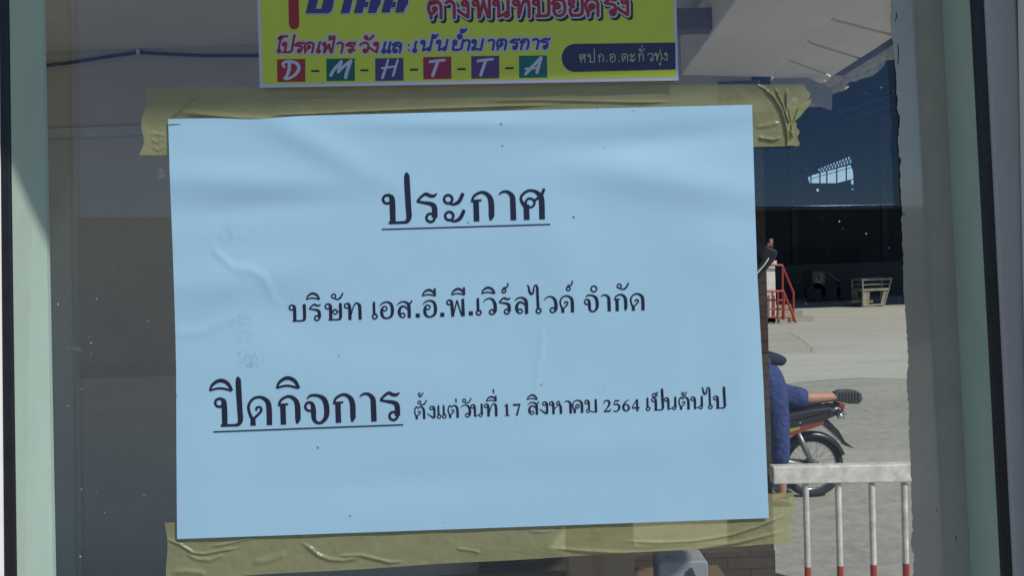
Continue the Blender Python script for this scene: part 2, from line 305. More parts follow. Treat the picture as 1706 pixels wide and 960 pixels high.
def concrete(name, c_dark, c_light, seams):
    m = mat(name, c_light, 0.9); nt = m.node_tree; b = nt.nodes['Principled BSDF']
    tc = nt.nodes.new('ShaderNodeTexCoord')
    n1 = nt.nodes.new('ShaderNodeTexNoise'); n1.inputs['Scale'].default_value = 0.55; n1.inputs['Detail'].default_value = 10; n1.inputs['Roughness'].default_value = 0.7
    n2 = nt.nodes.new('ShaderNodeTexNoise'); n2.inputs['Scale'].default_value = 9; n2.inputs['Detail'].default_value = 10; n2.inputs['Roughness'].default_value = 0.75
    mp = nt.nodes.new('ShaderNodeMapping'); mp.inputs['Scale'].default_value = (0.35, 1.3, 1)
    nt.links.new(tc.outputs['Object'], mp.inputs[0]); nt.links.new(mp.outputs[0], n1.inputs['Vector']); nt.links.new(tc.outputs['Object'], n2.inputs['Vector'])
    ad = nt.nodes.new('ShaderNodeMath'); ad.operation = 'ADD'; nt.links.new(n1.outputs[0], ad.inputs[0]); nt.links.new(n2.outputs[0], ad.inputs[1])
    mr = nt.nodes.new('ShaderNodeMapRange'); mr.inputs[1].default_value = 0.72; mr.inputs[2].default_value = 1.25
    nt.links.new(ad.outputs[0], mr.inputs[0])
    mx = nt.nodes.new('ShaderNodeMix'); mx.data_type = 'RGBA'; mx.inputs[6].default_value = (*c_dark, 1); mx.inputs[7].default_value = (*c_light, 1)
    nt.links.new(mr.outputs[0], mx.inputs[0]); out = mx.outputs[2]
    if seams:
        br = nt.nodes.new('ShaderNodeTexBrick'); br.inputs['Scale'].default_value = 1.0; br.inputs['Brick Width'].default_value = 7.0; br.inputs['Row Height'].default_value = 5.0
        br.inputs['Mortar Size'].default_value = 0.02; br.inputs['Color1'].default_value = (1, 1, 1, 1); br.inputs['Color2'].default_value = (0.9, 0.9, 0.88, 1); br.inputs['Mortar'].default_value = (0.62, 0.61, 0.58, 1)
        mp2 = nt.nodes.new('ShaderNodeMapping'); mp2.inputs['Rotation'].default_value = (0, 0, R(14)); mp2.inputs['Location'].default_value = (1.3, 2.2, 0)
        nt.links.new(tc.outputs['Object'], mp2.inputs[0])
        vd = nt.nodes.new('ShaderNodeTexNoise'); vd.inputs['Scale'].default_value = 0.8; nt.links.new(mp2.outputs[0], vd.inputs['Vector'])
        va = nt.nodes.new('ShaderNodeVectorMath'); va.operation = 'MULTIPLY_ADD'; va.inputs[1].default_value = (0.35, 0.35, 0); nt.links.new(vd.outputs['Color'], va.inputs[0]); nt.links.new(mp2.outputs[0], va.inputs[2])
        nt.links.new(va.outputs[0], br.inputs['Vector'])
        mu = nt.nodes.new('ShaderNodeMix'); mu.data_type = 'RGBA'; mu.blend_type = 'MULTIPLY'; mu.inputs[0].default_value = 1
        nt.links.new(out, mu.inputs[6]); nt.links.new(br.outputs[0], mu.inputs[7]); out = mu.outputs[2]
    nt.links.new(out, b.inputs['Base Color'])
    bp = nt.nodes.new('ShaderNodeBump'); bp.inputs['Strength'].default_value = 0.25; bp.inputs['Distance'].default_value = 0.01
    nt.links.new(n2.outputs[0], bp.inputs['Height']); nt.links.new(bp.outputs[0], b.inputs['Normal'])
    return m
M['ground'] = concrete('grey_concrete', (0.20, 0.196, 0.16), (0.42, 0.408, 0.34), False)
M['apron'] = concrete('pale_concrete', (0.36, 0.36, 0.30), (0.52, 0.51, 0.44), True)

def glass_mat():
    m = bpy.data.materials.new('window_glass'); m.use_nodes = True; nt = m.node_tree; nt.nodes.clear()
    o = nt.nodes.new('ShaderNodeOutputMaterial'); mx = nt.nodes.new('ShaderNodeMixShader'); t = nt.nodes.new('ShaderNodeBsdfTransparent'); g = nt.nodes.new('ShaderNodeBsdfGlossy')
    t.inputs[0].default_value = (0.98, 0.985, 0.975, 1); g.inputs['Roughness'].default_value = 0.0; g.inputs['Color'].default_value = (0.50, 0.68, 0.92, 1)
    lw = nt.nodes.new('ShaderNodeLayerWeight'); lw.inputs[0].default_value = 0.5
    pwn = nt.nodes.new('ShaderNodeMath'); pwn.operation = 'POWER'; pwn.inputs[1].default_value = 5
    ma = nt.nodes.new('ShaderNodeMath'); ma.operation = 'MULTIPLY_ADD'; ma.inputs[1].default_value = 0.9; ma.inputs[2].default_value = 0.042
    nt.links.new(lw.outputs['Facing'], pwn.inputs[0]); nt.links.new(pwn.outputs[0], ma.inputs[0]); nt.links.new(ma.outputs[0], mx.inputs[0])
    nt.links.new(t.outputs[0], mx.inputs[1]); nt.links.new(g.outputs[0], mx.inputs[2]); nt.links.new(mx.outputs[0], o.inputs[0])
    return m
M['glass'] = glass_mat()

def tape_mat():
    m = mat('olive_packing_tape', (0.40, 0.405, 0.215), 0.13, spec=0.5, noise=(30, 0.12), bump=(85, 0.6, 0.0025))
    nt = m.node_tree; b = nt.nodes['Principled BSDF']; o = nt.nodes['Material Output']
    t = nt.nodes.new('ShaderNodeBsdfTransparent'); t.inputs[0].default_value = (0.80, 0.80, 0.60, 1)
    mx = nt.nodes.new('ShaderNodeMixShader'); mx.inputs[0].default_value = 0.52
    nt.links.new(t.outputs[0], mx.inputs[1]); nt.links.new(b.outputs[0], mx.inputs[2]); nt.links.new(mx.outputs[0], o.inputs[0])
    return m
M['tape'] = tape_mat()
M['film'] = mat('dusty_grey_film', (0.41, 0.39, 0.33), 0.12, spec=0.6, noise=(11, 0.22), coat=0.7, coat_rough=0.02)
M['poster'] = mat('yellow_green_print', (0.53, 0.61, 0.04), 0.35, noise=(7, 0.10), coat=0.15)
M['poster_edge'] = mat('white_poster_margin', (0.48, 0.50, 0.68), 0.35)
def ink(name, c): return mat(name, c, 0.35)
M['ink_navy'] = ink('printed_navy', (0.011, 0.014, 0.040))
M['ink_red'] = ink('printed_red', (0.30, 0.018, 0.022)); M['ink_blue'] = ink('printed_blue', (0.048, 0.042, 0.20)); M['ink_pale'] = ink('printed_pale', (0.45, 0.48, 0.62))
M['ink_black'] = ink('printed_black', (0.014, 0.018, 0.022)); M['ink_teal'] = ink('printed_teal', (0.004, 0.10, 0.085)); M['ink_teal2'] = ink('printed_blue_green', (0.005, 0.12, 0.115))
M['ink_indigo'] = ink('printed_indigo', (0.05, 0.04, 0.17)); M['ink_crimson'] = ink('printed_crimson', (0.26, 0.014, 0.065)); M['ink_purple'] = ink('printed_purple', (0.085, 0.035, 0.15))
M['ink_dark'] = ink('printed_dark_navy', (0.02, 0.025, 0.075)); M['ink_green_shade'] = ink('printed_green_shade', (0.10, 0.15, 0.03)); M['ink_cream'] = ink('printed_cream', (0.42, 0.46, 0.28))

# paper with hand smudges and specks of dirt
YP, YF = 0.577, 0.54              # the pane and the front face of the window frame
def paper_mat():
    m = mat('pale_blue_paper', (0.325, 0.535, 0.705), 0.42, spec=0.5, coat=0.25, coat_rough=0.08, bump=(26, 0.30, 0.0016))
    nt = m.node_tree; b = nt.nodes['Principled BSDF']
    tc = nt.nodes.new('ShaderNodeTexCoord'); L = nt.links
    fac = None
    fine = nt.nodes.new('ShaderNodeTexNoise'); fine.inputs['Scale'].default_value = 620; fine.inputs['Detail'].default_value = 4; L.new(tc.outputs['Object'], fine.inputs['Vector'])
    fr = nt.nodes.new('ShaderNodeMapRange'); fr.inputs[1].default_value = 0.45; fr.inputs[2].default_value = 0.60; L.new(fine.outputs[0], fr.inputs[0])
    for (px, py, rx, ry) in ((392, 390, 34, 24), (402, 535, 20, 14), (408, 561, 18, 12), (416, 596, 34, 20), (388, 371, 14, 7)):
        c = P(px, py, YP)
        mp = nt.nodes.new('ShaderNodeMapping'); mp.vector_type = 'POINT'
        sx, sz = rx / 1340 * YP, ry / 1340 * YP
        mp.inputs['Scale'].default_value = (1 / sx, 0, 1 / sz); mp.inputs['Location'].default_value = (-c.x / sx, 0, -c.z / sz)
        L.new(tc.outputs['Object'], mp.inputs[0])
        ln = nt.nodes.new('ShaderNodeVectorMath'); ln.operation = 'LENGTH'; L.new(mp.outputs[0], ln.inputs[0])
        mr = nt.nodes.new('ShaderNodeMapRange'); mr.interpolation_type = 'SMOOTHSTEP'; mr.inputs[1].default_value = 1.05; mr.inputs[2].default_value = 0.7; L.new(ln.outputs['Value'], mr.inputs[0])
        if fac is None: fac = mr.outputs[0]
        else:
            mxn = nt.nodes.new('ShaderNodeMath'); mxn.operation = 'MAXIMUM'; L.new(fac, mxn.inputs[0]); L.new(mr.outputs[0], mxn.inputs[1]); fac = mxn.outputs[0]
    co = nt.nodes.new('ShaderNodeTexNoise'); co.inputs['Scale'].default_value = 95; co.inputs['Detail'].default_value = 3; L.new(tc.outputs['Object'], co.inputs['Vector'])
    cr = nt.nodes.new('ShaderNodeMapRange'); cr.inputs[1].default_value = 0.40; cr.inputs[2].default_value = 0.58; L.new(co.outputs[0], cr.inputs[0])
    pm = nt.nodes.new('ShaderNodeMath'); pm.operation = 'MULTIPLY'; L.new(fr.outputs[0], pm.inputs[0]); L.new(cr.outputs[0], pm.inputs[1])
    mu = nt.nodes.new('ShaderNodeMath'); mu.operation = 'MULTIPLY'; L.new(fac, mu.inputs[0]); L.new(pm.outputs[0], mu.inputs[1])
    mx = nt.nodes.new('ShaderNodeMix'); mx.data_type = 'RGBA'; mx.inputs[6].default_value = (0.325, 0.535, 0.705, 1); mx.inputs[7].default_value = (0.25, 0.42, 0.57, 1)
    L.new(mu.outputs[0], mx.inputs[0])
    vo = nt.nodes.new('ShaderNodeTexVoronoi'); vo.inputs['Scale'].default_value = 42; vo.inputs['Randomness'].default_value = 1; L.new(tc.outputs['Object'], vo.inputs['Vector'])
    sp = nt.nodes.new('ShaderNodeMapRange'); sp.inputs[1].default_value = 0.058; sp.inputs[2].default_value = 0.03; L.new(vo.outputs['Distance'], sp.inputs[0])
    sep = nt.nodes.new('ShaderNodeSeparateColor'); L.new(vo.outputs['Color'], sep.inputs[0])
    gt = nt.nodes.new('ShaderNodeMapRange'); gt.inputs[1].default_value = 0.55; gt.inputs[2].default_value = 1.0; gt.inputs[4].default_value = 0.9; L.new(sep.outputs[0], gt.inputs[0])
    m2 = nt.nodes.new('ShaderNodeMath'); m2.operation = 'MULTIPLY'; L.new(sp.outputs[0], m2.inputs[0]); L.new(gt.outputs[0], m2.inputs[1])
    mx2 = nt.nodes.new('ShaderNodeMix'); mx2.data_type = 'RGBA'; mx2.inputs[7].default_value = (0.06, 0.09, 0.13, 1)
    L.new(mx.outputs[2], mx2.inputs[6]); L.new(m2.outputs[0], mx2.inputs[0]); L.new(mx2.outputs[2], b.inputs['Base Color'])
    return m
M['paper'] = paper_mat()

# ------------------------------------------------------------------ ground
bm = BM(); box(bm, -400, 400, -400, 400, -0.3, 0.0)
tag(obj('ground', bm, M['ground']), 'worn grey concrete of the near yard, under the motorbike', 'ground', kind='structure')
bm = BM()
edge = [(-30, 14.2), (-6, 13.6), (2.0, 12.9), (3.6, 12.35), (4.6, 12.9), (5.6, 13.1), (7.5, 12.2), (12, 11.4), (40, 10.5)]
poly = [(x, y, 0.004) for x, y in edge] + [(40, 70, 0.004), (-30, 70, 0.004)]
bm.faces.new([bm.verts.new(p) for p in poly])
tag(obj('yard_slab', bm, M['apron']), 'pale sunlit concrete slabs in front of the dark shed', 'pavement', kind='structure')

# ------------------------------------------------------------------ the window
win = thing('window', (0, YF, 1.5), 'aluminium framed window with pale green reveals and black rubber gaskets, notices stuck on it', 'window')
YT, YB = -260, 1220               # how far above and below the picture the frame runs, in photograph pixels
def strip(px_top0, px_top1, px_bot0, px_bot1, y0, y1):   # an upright bar whose front face lies at y0, given at picture rows 0 and 960
    def ln(a, b, row): return a + (b - a) * row / 960.0
    bm = BM()
    a, b_, c, d = P(ln(px_top0, px_bot0, YB), YB, y0), P(ln(px_top1, px_bot1, YB), YB, y0), P(ln(px_top0, px_bot0, YT), YT, y0), P(ln(px_top1, px_bot1, YT), YT, y0)
    hexa(bm, [a, b_, (b_.x, y1, b_.z), (a.x, y1, a.z), c, d, (d.x, y1, d.z), (c.x, y1, c.z)])
    return bm
LX = lambda row: P(14 + 15 * row / 960, row, YF).x
RX = lambda row: P(1619 + 51 * row / 960, row, YF).x
o = bevel(obj('frame', strip(-170, -3, -150, 5, YF - 0.004, YP - 0.001), M['frame_white'], win), 0.002); o['label'] = 'white frame at the left'
o = bevel(obj('frame', strip(1640, 1697, 1688, 1752, YF - 0.004, YP - 0.001), M['frame'], win), 0.003); o['label'] = 'grey frame at the right'
bevel(obj('gasket', strip(-3.2, 12, 4.8, 25, YF - 0.0025, YF + 0.0005), M['gasket'], win), 0.0008)
bevel(obj('gasket', strip(1619, 1640.3, 1670, 1688.3, YF - 0.0025, YF + 0.0005), M['gasket'], win), 0.0008)
# thin lip and reveals
for side in (0, 1):
    bm = BM()
    pts = []
    for row in (YB, YT):
        if side == 0: x0 = P(12 + 13 * row / 960, row, YF).x; x1 = P(69 + 18.5 * row / 960, row, YP).x; xo = x0 - 0.05
        else: x0 = P(1619 + 51 * row / 960, row, YF).x; x1 = P(1568 + 48 * row / 960, row, YP).x; xo = x0 + 0.05
        z = P(853, row, YP).z
        pts.append((x0, x1, xo, z))
    (b0, b1, bo, bz), (t0, t1, to, tz) = pts
    front, back = YF + 0.001, YP
    hexa(bm, [(b0, front, bz), (b1, back, bz), (b1, back + 0.004, bz), (bo, front, bz), (t0, front, tz), (t1, back, tz), (t1, back + 0.004, tz), (to, front, tz)])
    obj('reveal', bm, M['reveal'], win)
bm = BM()
zt, zb = P(853, YT, YP).z, P(853, YB, YP).z
box(bm, -0.37, 0.372, YP + 0.0002, YP + 0.005, zb, zt)
obj('glass_pane', bm, M['glass'], win)
bm = BM(); box(bm, -0.42, 0.42, YF + 0.002, YP + 0.04, zb - 0.06, zb - 0.001); obj('sill', bm, M['frame'], win)
bm = BM(); box(bm, -0.42, 0.42, YF + 0.002, YP + 0.04, zt + 0.001, zt + 0.06); obj('head_rail', bm, M['frame'], win)

# front wall of the booth around the window, an added shade block at the right, and its eave
booth = thing('gatehouse', (0, 0.6, 0), 'small gatehouse with the window, grey inner wall and pale soffit seen through the glass', 'building')
bm = BM()
box(bm, -1.6, -0.45, 0.55, 0.70, 0.0, 3.3); box(bm, 0.46, 0.62, 0.55, 0.70, 0.0, 3.3)
box(bm, -0.45, 0.46, 0.55, 0.70, 0.0, zb - 0.06); box(bm, -0.45, 0.46, 0.55, 0.70, zt + 0.06, 3.3)
obj('front_wall', bm, M['frame_white'], booth)
bm = BM(); box(bm, 0.340, 0.46, 0.505, 0.535, 0.0, 3.0); obj('shade_block', bm, M['frame_white'], booth)  # unseen upright added to keep the right frame in shade
bm = BM()
EY = -0.10
def eave_z(px, py): q = P(px, py, YP); return q.x, q.z + (YP - EY) * 0.707 / 0.5
(xa, za), (xb, zb_) = eave_z(70, 206), eave_z(1300, 150)
sl = (zb_ - za) / (xb - xa); shift = 0.677      # the light also runs sideways, so the edge lies to the right of its shadow
ez = lambda x: za + sl * (x - shift - xa)
hexa(bm, [(-2.2, EY, ez(-2.2)), (2.6, EY, ez(2.6)), (2.6, 0.55, ez(2.6) + 0.03), (-2.2, 0.55, ez(-2.2) + 0.03),
          (-2.2, EY, ez(-2.2) + 0.10), (2.6, EY, ez(2.6) + 0.10), (2.6, 0.55, ez(2.6) + 0.16), (-2.2, 0.55, ez(-2.2) + 0.16)])
obj('eave', bm, M['frame_white'], booth)
bm = BM(); xe = 0.385  # unseen drop strip added to lower the shadow on the left reveal
hexa(bm, [(-2.2, EY, ez(xe) - .085), (xe, EY, ez(xe) - .085), (xe, EY + .02, ez(xe) - .085), (-2.2, EY + .02, ez(xe) - .085), (-2.2, EY, ez(-2.2) - .001), (xe, EY, ez(xe) - .001), (xe, EY + .02, ez(xe) - .001), (-2.2, EY + .02, ez(-2.2) - .001)])
obj('shade_board', bm, M['frame_white'], booth)
bm = BM(); box(bm, -3.2, 0.7, 0.70, 3.5, 0.0, 0.5); obj('floor_slab', bm, mat('pale_floor_tiles', (0.62, 0.60, 0.55), 0.4, noise=(3, 0.1)), booth)

# inner wall, ledge, upper band; the soffit beam; boards of the ceiling
YW = 3.9
wl, wr = P(-150, 500, YW).x, P(1262, 500, YW).x
bm = BM(); box(bm, wl, wr, YW, YW + 0.12, 0.0, 3.139); obj('inner_wall', bm, M['wall'], booth)
def wallbar(y0l, y0r, y1l, y1r, proud):           # a bar on the inner wall between two picture lines
    bm = BM(); xs = (-140, 1250)
    a = [P(xs[0], y1l, YW), P(xs[1], y1r, YW), P(xs[0], y0l, YW), P(xs[1], y0r, YW)]
    hexa(bm, [(a[0].x, YW - proud, a[0].z), (a[1].x, YW - proud, a[1].z), (a[1].x, YW, a[1].z), (a[0].x, YW, a[0].z),
              (a[2].x, YW - proud, a[2].z), (a[3].x, YW - proud, a[3].z), (a[3].x, YW, a[3].z), (a[2].x, YW, a[2].z)])
    return bm
obj('ledge', wallbar(223, 175, 239, 191, 0.02), mat('pale_ledge', (0.46, 0.43, 0.40), 0.8, noise=(10, 0.2)), booth)
zc = PZ(1300, 0, 3.15).z
bm = BM(); box(bm, -3.2, P(1140, 120, 3.84).x + 0.3, 0.72, 4.02, 3.14, 3.22); obj('ceiling', bm, mat('warm_plaster', (0.66, 0.62, 0.54), 0.85, noise=(4, 0.1), bump=(60, 0.2, 0.002)), booth)
ZB = 2.885
bm = BM()
q = [PZ(1135, 125, ZB), PZ(1283, 128, ZB), PZ(1440, -20, ZB), PZ(1235, -13, ZB)]
q2 = [Vector(v) for v in q]
# run the beam on towards the window beyond the top of the picture
d1 = (q[2] - q[1]); d2 = (q[3] - q[0])
q2[2] = q[1] + d1 * ((0.75 - q[1].y) / d1.y); q2[3] = q[0] + d2 * ((0.75 - q[0].y) / d2.y)
hexa(bm, [q2[0], q2[1], q2[2], q2[3]] + [v + Vector((0, 0, 0.18)) for v in q2])
bevel(obj('soffit_beam', bm, M['ceiling'], booth), 0.006)
bm = BM()
a, b_ = P(1110, 34, 3.1), P(1215, 30, 3.1); box(bm, a.x - 0.9, b_.x, 3.05, 3.12, a.z - 0.05, a.z + 0.03)
obj('ceiling_batten', bm, M['timber'], booth)

# blue cable on the inner wall
cab = obj('cable', BM(), M['cable']); 
bm = BM()
path = [(-140, 118), (20, 112), (72, 109), (110, 105), (160, 97), (200, 91), (231, 87), (270, 89), (330, 92), (430, 92), (560, 88), (700, 80)]
tube(bm, [P(x, y, YW - 0.009) for x, y in path], 0.0072, 8)
bpy.data.objects.remove(cab)
cab = obj('cable', bm, M['cable'], smooth=True); tag(cab, 'thin blue cable sagging along the grey wall behind the glass at upper left', 'cable')
bm = BM(); c = P(232, 86.5, YW - 0.009); box(bm, c.x - 0.009, c.x + 0.006, c.y - 0.014, c.y + 0.009, c.z - 0.014, c.z + 0.014)
obj('cable_clip', bm, M['clip'], cab)

# brown tiled pillar and the tiled parapet beside it
YPI = 3.88
pil = thing('tiled_pillar', (P(1275, 600, YPI).x, YPI, 0.0), 'slim brown tiled pillar just right of the pale blue notice', 'pillar')
bm = BM(); xr = P(1281, 600, YPI).x; box(bm, xr - 0.2, xr, YPI, YPI + 0.2, 0.0, 2.88)
obj('shaft', bm, M['brick'], pil)
bm = BM(); t = P(1100, 925, YPI - 0.12); xr2 = P(1292, 950, YPI - 0.12).x
box(bm, xr2 - 1.4, xr2, YPI - 0.12, YPI - 0.002, 0.0, t.z)
par = obj('tiled_parapet', bm, M['brick']); tag(par, 'low brown tiled parapet under the lower tape, at the foot of the pillar', 'wall')

# added box and jug standing in for a reflected arm and cloth
YK = 2.3
bm = BM(); a, b_ = P(947, 930, YK), P(1057, 930, YK); ct = P(1000, 850, YK).z; cb = P(1000, 1015, YK).z
box(bm, a.x, b_.x, YK, YK + 0.12, cb, ct)
ctn = bevel(obj('stand_in_box', bm, M['stand_in_box']), 0.004); tag(ctn, 'added plain brown box standing in for a reflected arm, showing through the lower tape', 'box')
bm = BM(); box(bm, a.x + 0.07, a.x + 0.10, YK - 0.0012, YK - 0.0002, cb, ct); obj('sealing_strip', bm, mat('brown_strip', (0.24, 0.16, 0.09), 0.4), ctn)
jug = thing('stand_in_jug', P(1138, 1015, YK), 'added milky grey jug standing in for reflected cloth, below the right part of the lower tape', 'jug')
bm = BM(); j0, j1 = P(1097, 940, YK).x, P(1180, 940, YK).x; jt = P(1138, 937, YK).z; w = j1 - j0
prism(bm, [(j0, YK, cb), (j1, YK, cb), (j1, YK, jt - 0.006), (j1 - w * .06, YK, jt), (j0 + w * .06, YK, jt), (j0, YK, jt - 0.006)], (0, 0.1, 0)); bevel(obj('body', bm, M['jug'], jug), 0.008, 3)
bm = BM(); tube(bm, [(j0 + w * .62, YK - 0.004, jt - 0.02), (j0 + w * .66, YK - 0.016, jt - 0.035), (j0 + w * .70, YK - 0.016, cb + 0.03), (j0 + w * .72, YK - 0.003, cb + 0.02)], 0.008, 8); obj('handle', bm, M['dark_glass'], jug)
bm = BM(); tube(bm, [(j0 + w * .3, YK + 0.05, jt - 0.003), (j0 + w * .3, YK + 0.05, jt + 0.004)], 0.012, 14); obj('cap', bm, M['jug'], jug)
bm = BM(); box(bm, a.x - 0.4, j1 + 0.1, YK - 0.04, YK + 0.3, cb - 0.03, cb - 0.0005)
for xx in (a.x - 0.35, j1): box(bm, xx, xx + 0.05, YK, YK + 0.05, 0.5, cb - 0.031)
tag(obj('shelf', bm, M['timber']), 'brown wooden shelf added below the tape to carry the stand-in box and jug', 'shelf')

# ------------------------------------------------------------------ canopy beside the booth
can = thing('canopy', (P(1400, 100, 3.9).x, 3.5, 0.0), 'lean-to canopy with pale boarded underside and a ragged corrugated edge, upper right', 'canopy')
ZC = 2.905
Va = [PZ(1420, 0, ZC), PZ(1283, 130, ZC)]        # edge along the beam, outer edge
Vb = [PZ(1500, 53, ZC), PZ(1378, 132, ZC)]
def on_line(l, y): t = (y - l[0].y) / (l[1].y - l[0].y); return l[0].lerp(l[1], t)
rows_in = [-700, -330, -170, -85, -25, 32, 70, 100, 127]
for r0, r1 in zip(rows_in, rows_in[1:]):
    fi = lambda r: PZ(1420 - r * 1.054, r, ZC); fo = lambda r: PZ(1500 - (r + 27 - 53) * 1.544, r + 27, ZC)
    e = 0.012
    a0, a1, b0_, b1_ = fi(r0), fi(r1), fo(r0), fo(r1)
    if a0.y > a1.y or a0.y < 0.2: continue
    p = [a0 + Vector((0, e, 0)), b0_ + Vector((0, e, 0)), b1_ - Vector((0, e, 0)), a1 - Vector((0, e, 0))]
    bm = BM(); hexa(bm, p + [v + Vector((0, 0, 0.02)) for v in p]); o = obj('soffit_board', bm, M['ceiling'], can)
bm = BM()                                        # dark joists above the boards, seen in the gaps
p = [on_line(Va, 0.85), on_line(Vb, 0.85) + Vector((.06, 0, 0)), on_line(Vb, 3.9) + Vector((.06, 0, 0)), on_line(Va, 3.9)]
hexa(bm, [v + Vector((0, 0, 0.024)) for v in p] + [v + Vector((0, 0, 0.06)) for v in p]); obj('deck', bm, M['shed'], can)
bm = BM()                                        # outer purlin
l0, l1 = on_line(Vb, 0.9), on_line(Vb, 3.95)
hexa(bm, [l0, l0 + Vector((0.055, 0, 0)), l1 + Vector((0.055, 0, 0)), l1, l0 + Vector((0, 0, .02)), l0 + Vector((0.055, 0, .02)), l1 + Vector((0.055, 0, .02)), l1 + Vector((0, 0, .02))])
obj('purlin', bm, M['shed'], can)
bm = BM()                                        # grey plate at the far end
yq = 3.97
hexa(bm, [PZ(1283, 102, ZC) * 0 + P(1286, 146, yq), P(1386, 182, yq), P(1386, 182, yq) + Vector((0, .02, 0)), P(1286, 146, yq) + Vector((0, .02, 0)),
          P(1283, 100, yq), P(1387, 148, yq), P(1387, 148, yq) + Vector((0, .02, 0)), P(1283, 100, yq) + Vector((0, .02, 0))])
obj('end_plate', bm, mat('grey_plate', (0.27, 0.27, 0.27), 0.6, noise=(9, 0.15)), can)
bm = BM()                                        # corrugated sheet edge, waves across the run, ragged at its outer rim
n = 90; rows = []
for i in range(n + 1):
    y = 0.9 + (4.9 - 0.9) * i / n
    b0 = on_line(Vb, y) + Vector((0.05, 0, 0.03))
    wv = 0.016 * math.sin(i * 1.25); rag = 0.035 * random.random() + (0.05 if i % 9 < 2 else 0)
    rows.append([bm.verts.new(b0 + Vector((t_ * (0.17 + rag), 0, wv + t_ * 0.01 + 0.012 * random.random()))) for t_ in (0, 0.5, 1)])
for i in range(n):
    for k in range(2): bm.faces.new((rows[i][k], rows[i][k + 1], rows[i + 1][k + 1], rows[i + 1][k]))
o = obj('corrugated_sheet', bm, mat('weathered_fibre_cement', (0.50, 0.48, 0.42), 0.85, noise=(24, 0.55), bump=(60, 0.5, 0.01)), can)
s = o.modifiers.new('thickness', 'SOLIDIFY'); s.thickness = 0.006
bm = BM(); xx = on_line(Vb, 1.2).x
box(bm, 2.6, 2.68, 3.98, 4.06, 0.0, 3.0); obj('post', bm, M['steel_white'], can)
bm = BM(); box(bm, on_line(Vb, 3.4).x - 0.2, 2.68, 4.0, 4.05, 3.001, 3.06); obj('crossbeam', bm, M['shed'], can)

# ------------------------------------------------------------------ the dark shed across the yard
shed = thing('storage_shed', (5, 26, 0), 'large dark open-fronted shed across the yard with a barred opening high in its back wall', 'shed')
YS0, YS1 = 26.0, 52.0
bm = BM()
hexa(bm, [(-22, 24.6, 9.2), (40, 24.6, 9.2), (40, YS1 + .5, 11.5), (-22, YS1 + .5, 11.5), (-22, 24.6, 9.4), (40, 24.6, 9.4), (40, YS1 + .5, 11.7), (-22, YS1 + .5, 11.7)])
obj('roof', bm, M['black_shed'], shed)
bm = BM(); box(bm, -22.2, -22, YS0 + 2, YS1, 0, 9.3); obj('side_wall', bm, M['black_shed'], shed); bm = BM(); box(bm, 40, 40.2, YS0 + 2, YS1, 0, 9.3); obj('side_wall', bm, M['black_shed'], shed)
holes = [[(1346, 296), (1352, 292), (1419, 274), (1423, 284), (1424, 297), (1394, 305), (1349, 305)], [(1362, 282), (1420, 259), (1421, 270), (1365, 287)],
         [(1418, 300), (1424, 299), (1424, 307), (1418, 307)], [(1360, 314), (1366, 314), (1366, 319), (1361, 319)], [(1419, 314), (1424, 314), (1424, 316), (1419, 316)]]
outer = [(-22, 0), (40, 0), (40, 11.55), (-22, 11.55)]
loops = [[Vector((x, z, 0)) for x, z in outer]] + [[Vector((P(px, py, YS1).x, P(px, py, YS1).z, 0)) for px, py in h] for h in holes]
flat = [v for l in loops for v in l]
bm = BM()
for yy in (YS1, YS1 + 0.2):
    vv = [bm.verts.new((v.x, yy, v.y)) for v in flat]
    for tri in tessellate_polygon(loops):
        try: bm.faces.new([vv[i] for i in tri])
        except ValueError: pass
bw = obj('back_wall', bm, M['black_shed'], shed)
def barpx(bm, a, b, r, Y): tube(bm, [P(*a, Y), P(*b, Y)], r, 6)
gr = BM()
for a, b in (((1351, 290), (1351, 306)), ((1366, 286), (1366, 306)), ((1377.5, 284), (1377.5, 306)), ((1394, 280), (1394, 306)), ((1410, 276), (1410, 303))): barpx(gr, a, b, 0.045, YS1 - 0.05)
barpx(gr, (1350, 298), (1421, 278), 0.022, YS1 - 0.05)
obj('window_bars', gr, M['shed'], shed)
gr = BM(); k = 12
for i in range(k):
    x0, x1 = 1362 + i * 5, 1362 + i * 5 + 2.5; f = lambda x: 282 - (x - 1362) * 0.397; g2 = lambda x: 287 - (x - 1365) * 0.304
    barpx(gr, (x0, f(x0) - .5), (x1, g2(x1) + .5), 0.035, YS1 - 0.05); barpx(gr, (x1, g2(x1) + .5), (x0 + 5, f(x0 + 5) - .5), 0.035, YS1 - 0.05)
obj('truss', gr, M['shed'], shed)
bm = BM(); c0 = P(1502, 300, 30)
for px in (1320, 1470): q = P(px, 300, 44); box(bm, q.x - 0.15, q.x + 0.15, 43.8, 44.1, 0, 9.6)
obj('column', bm, M['black_shed'], shed)
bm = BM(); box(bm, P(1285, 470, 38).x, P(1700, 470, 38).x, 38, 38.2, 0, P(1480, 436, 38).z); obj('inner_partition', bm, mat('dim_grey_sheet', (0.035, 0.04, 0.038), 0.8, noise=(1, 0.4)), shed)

for k, (a, b) in enumerate((((1395, 188), (1520, 148)), ((1405, 200), (1520, 163)), ((1425, 210), (1525, 176)), ((1430, 150), (1520, 196)))):
    bm = BM(); barpx(bm, a, b, 0.05, 31 + k * .3); obj('roof_rod', bm, mat('black_rod', (0.006, 0.006, 0.008), 0.8) if k == 0 else bpy.data.materials['black_rod'], shed)
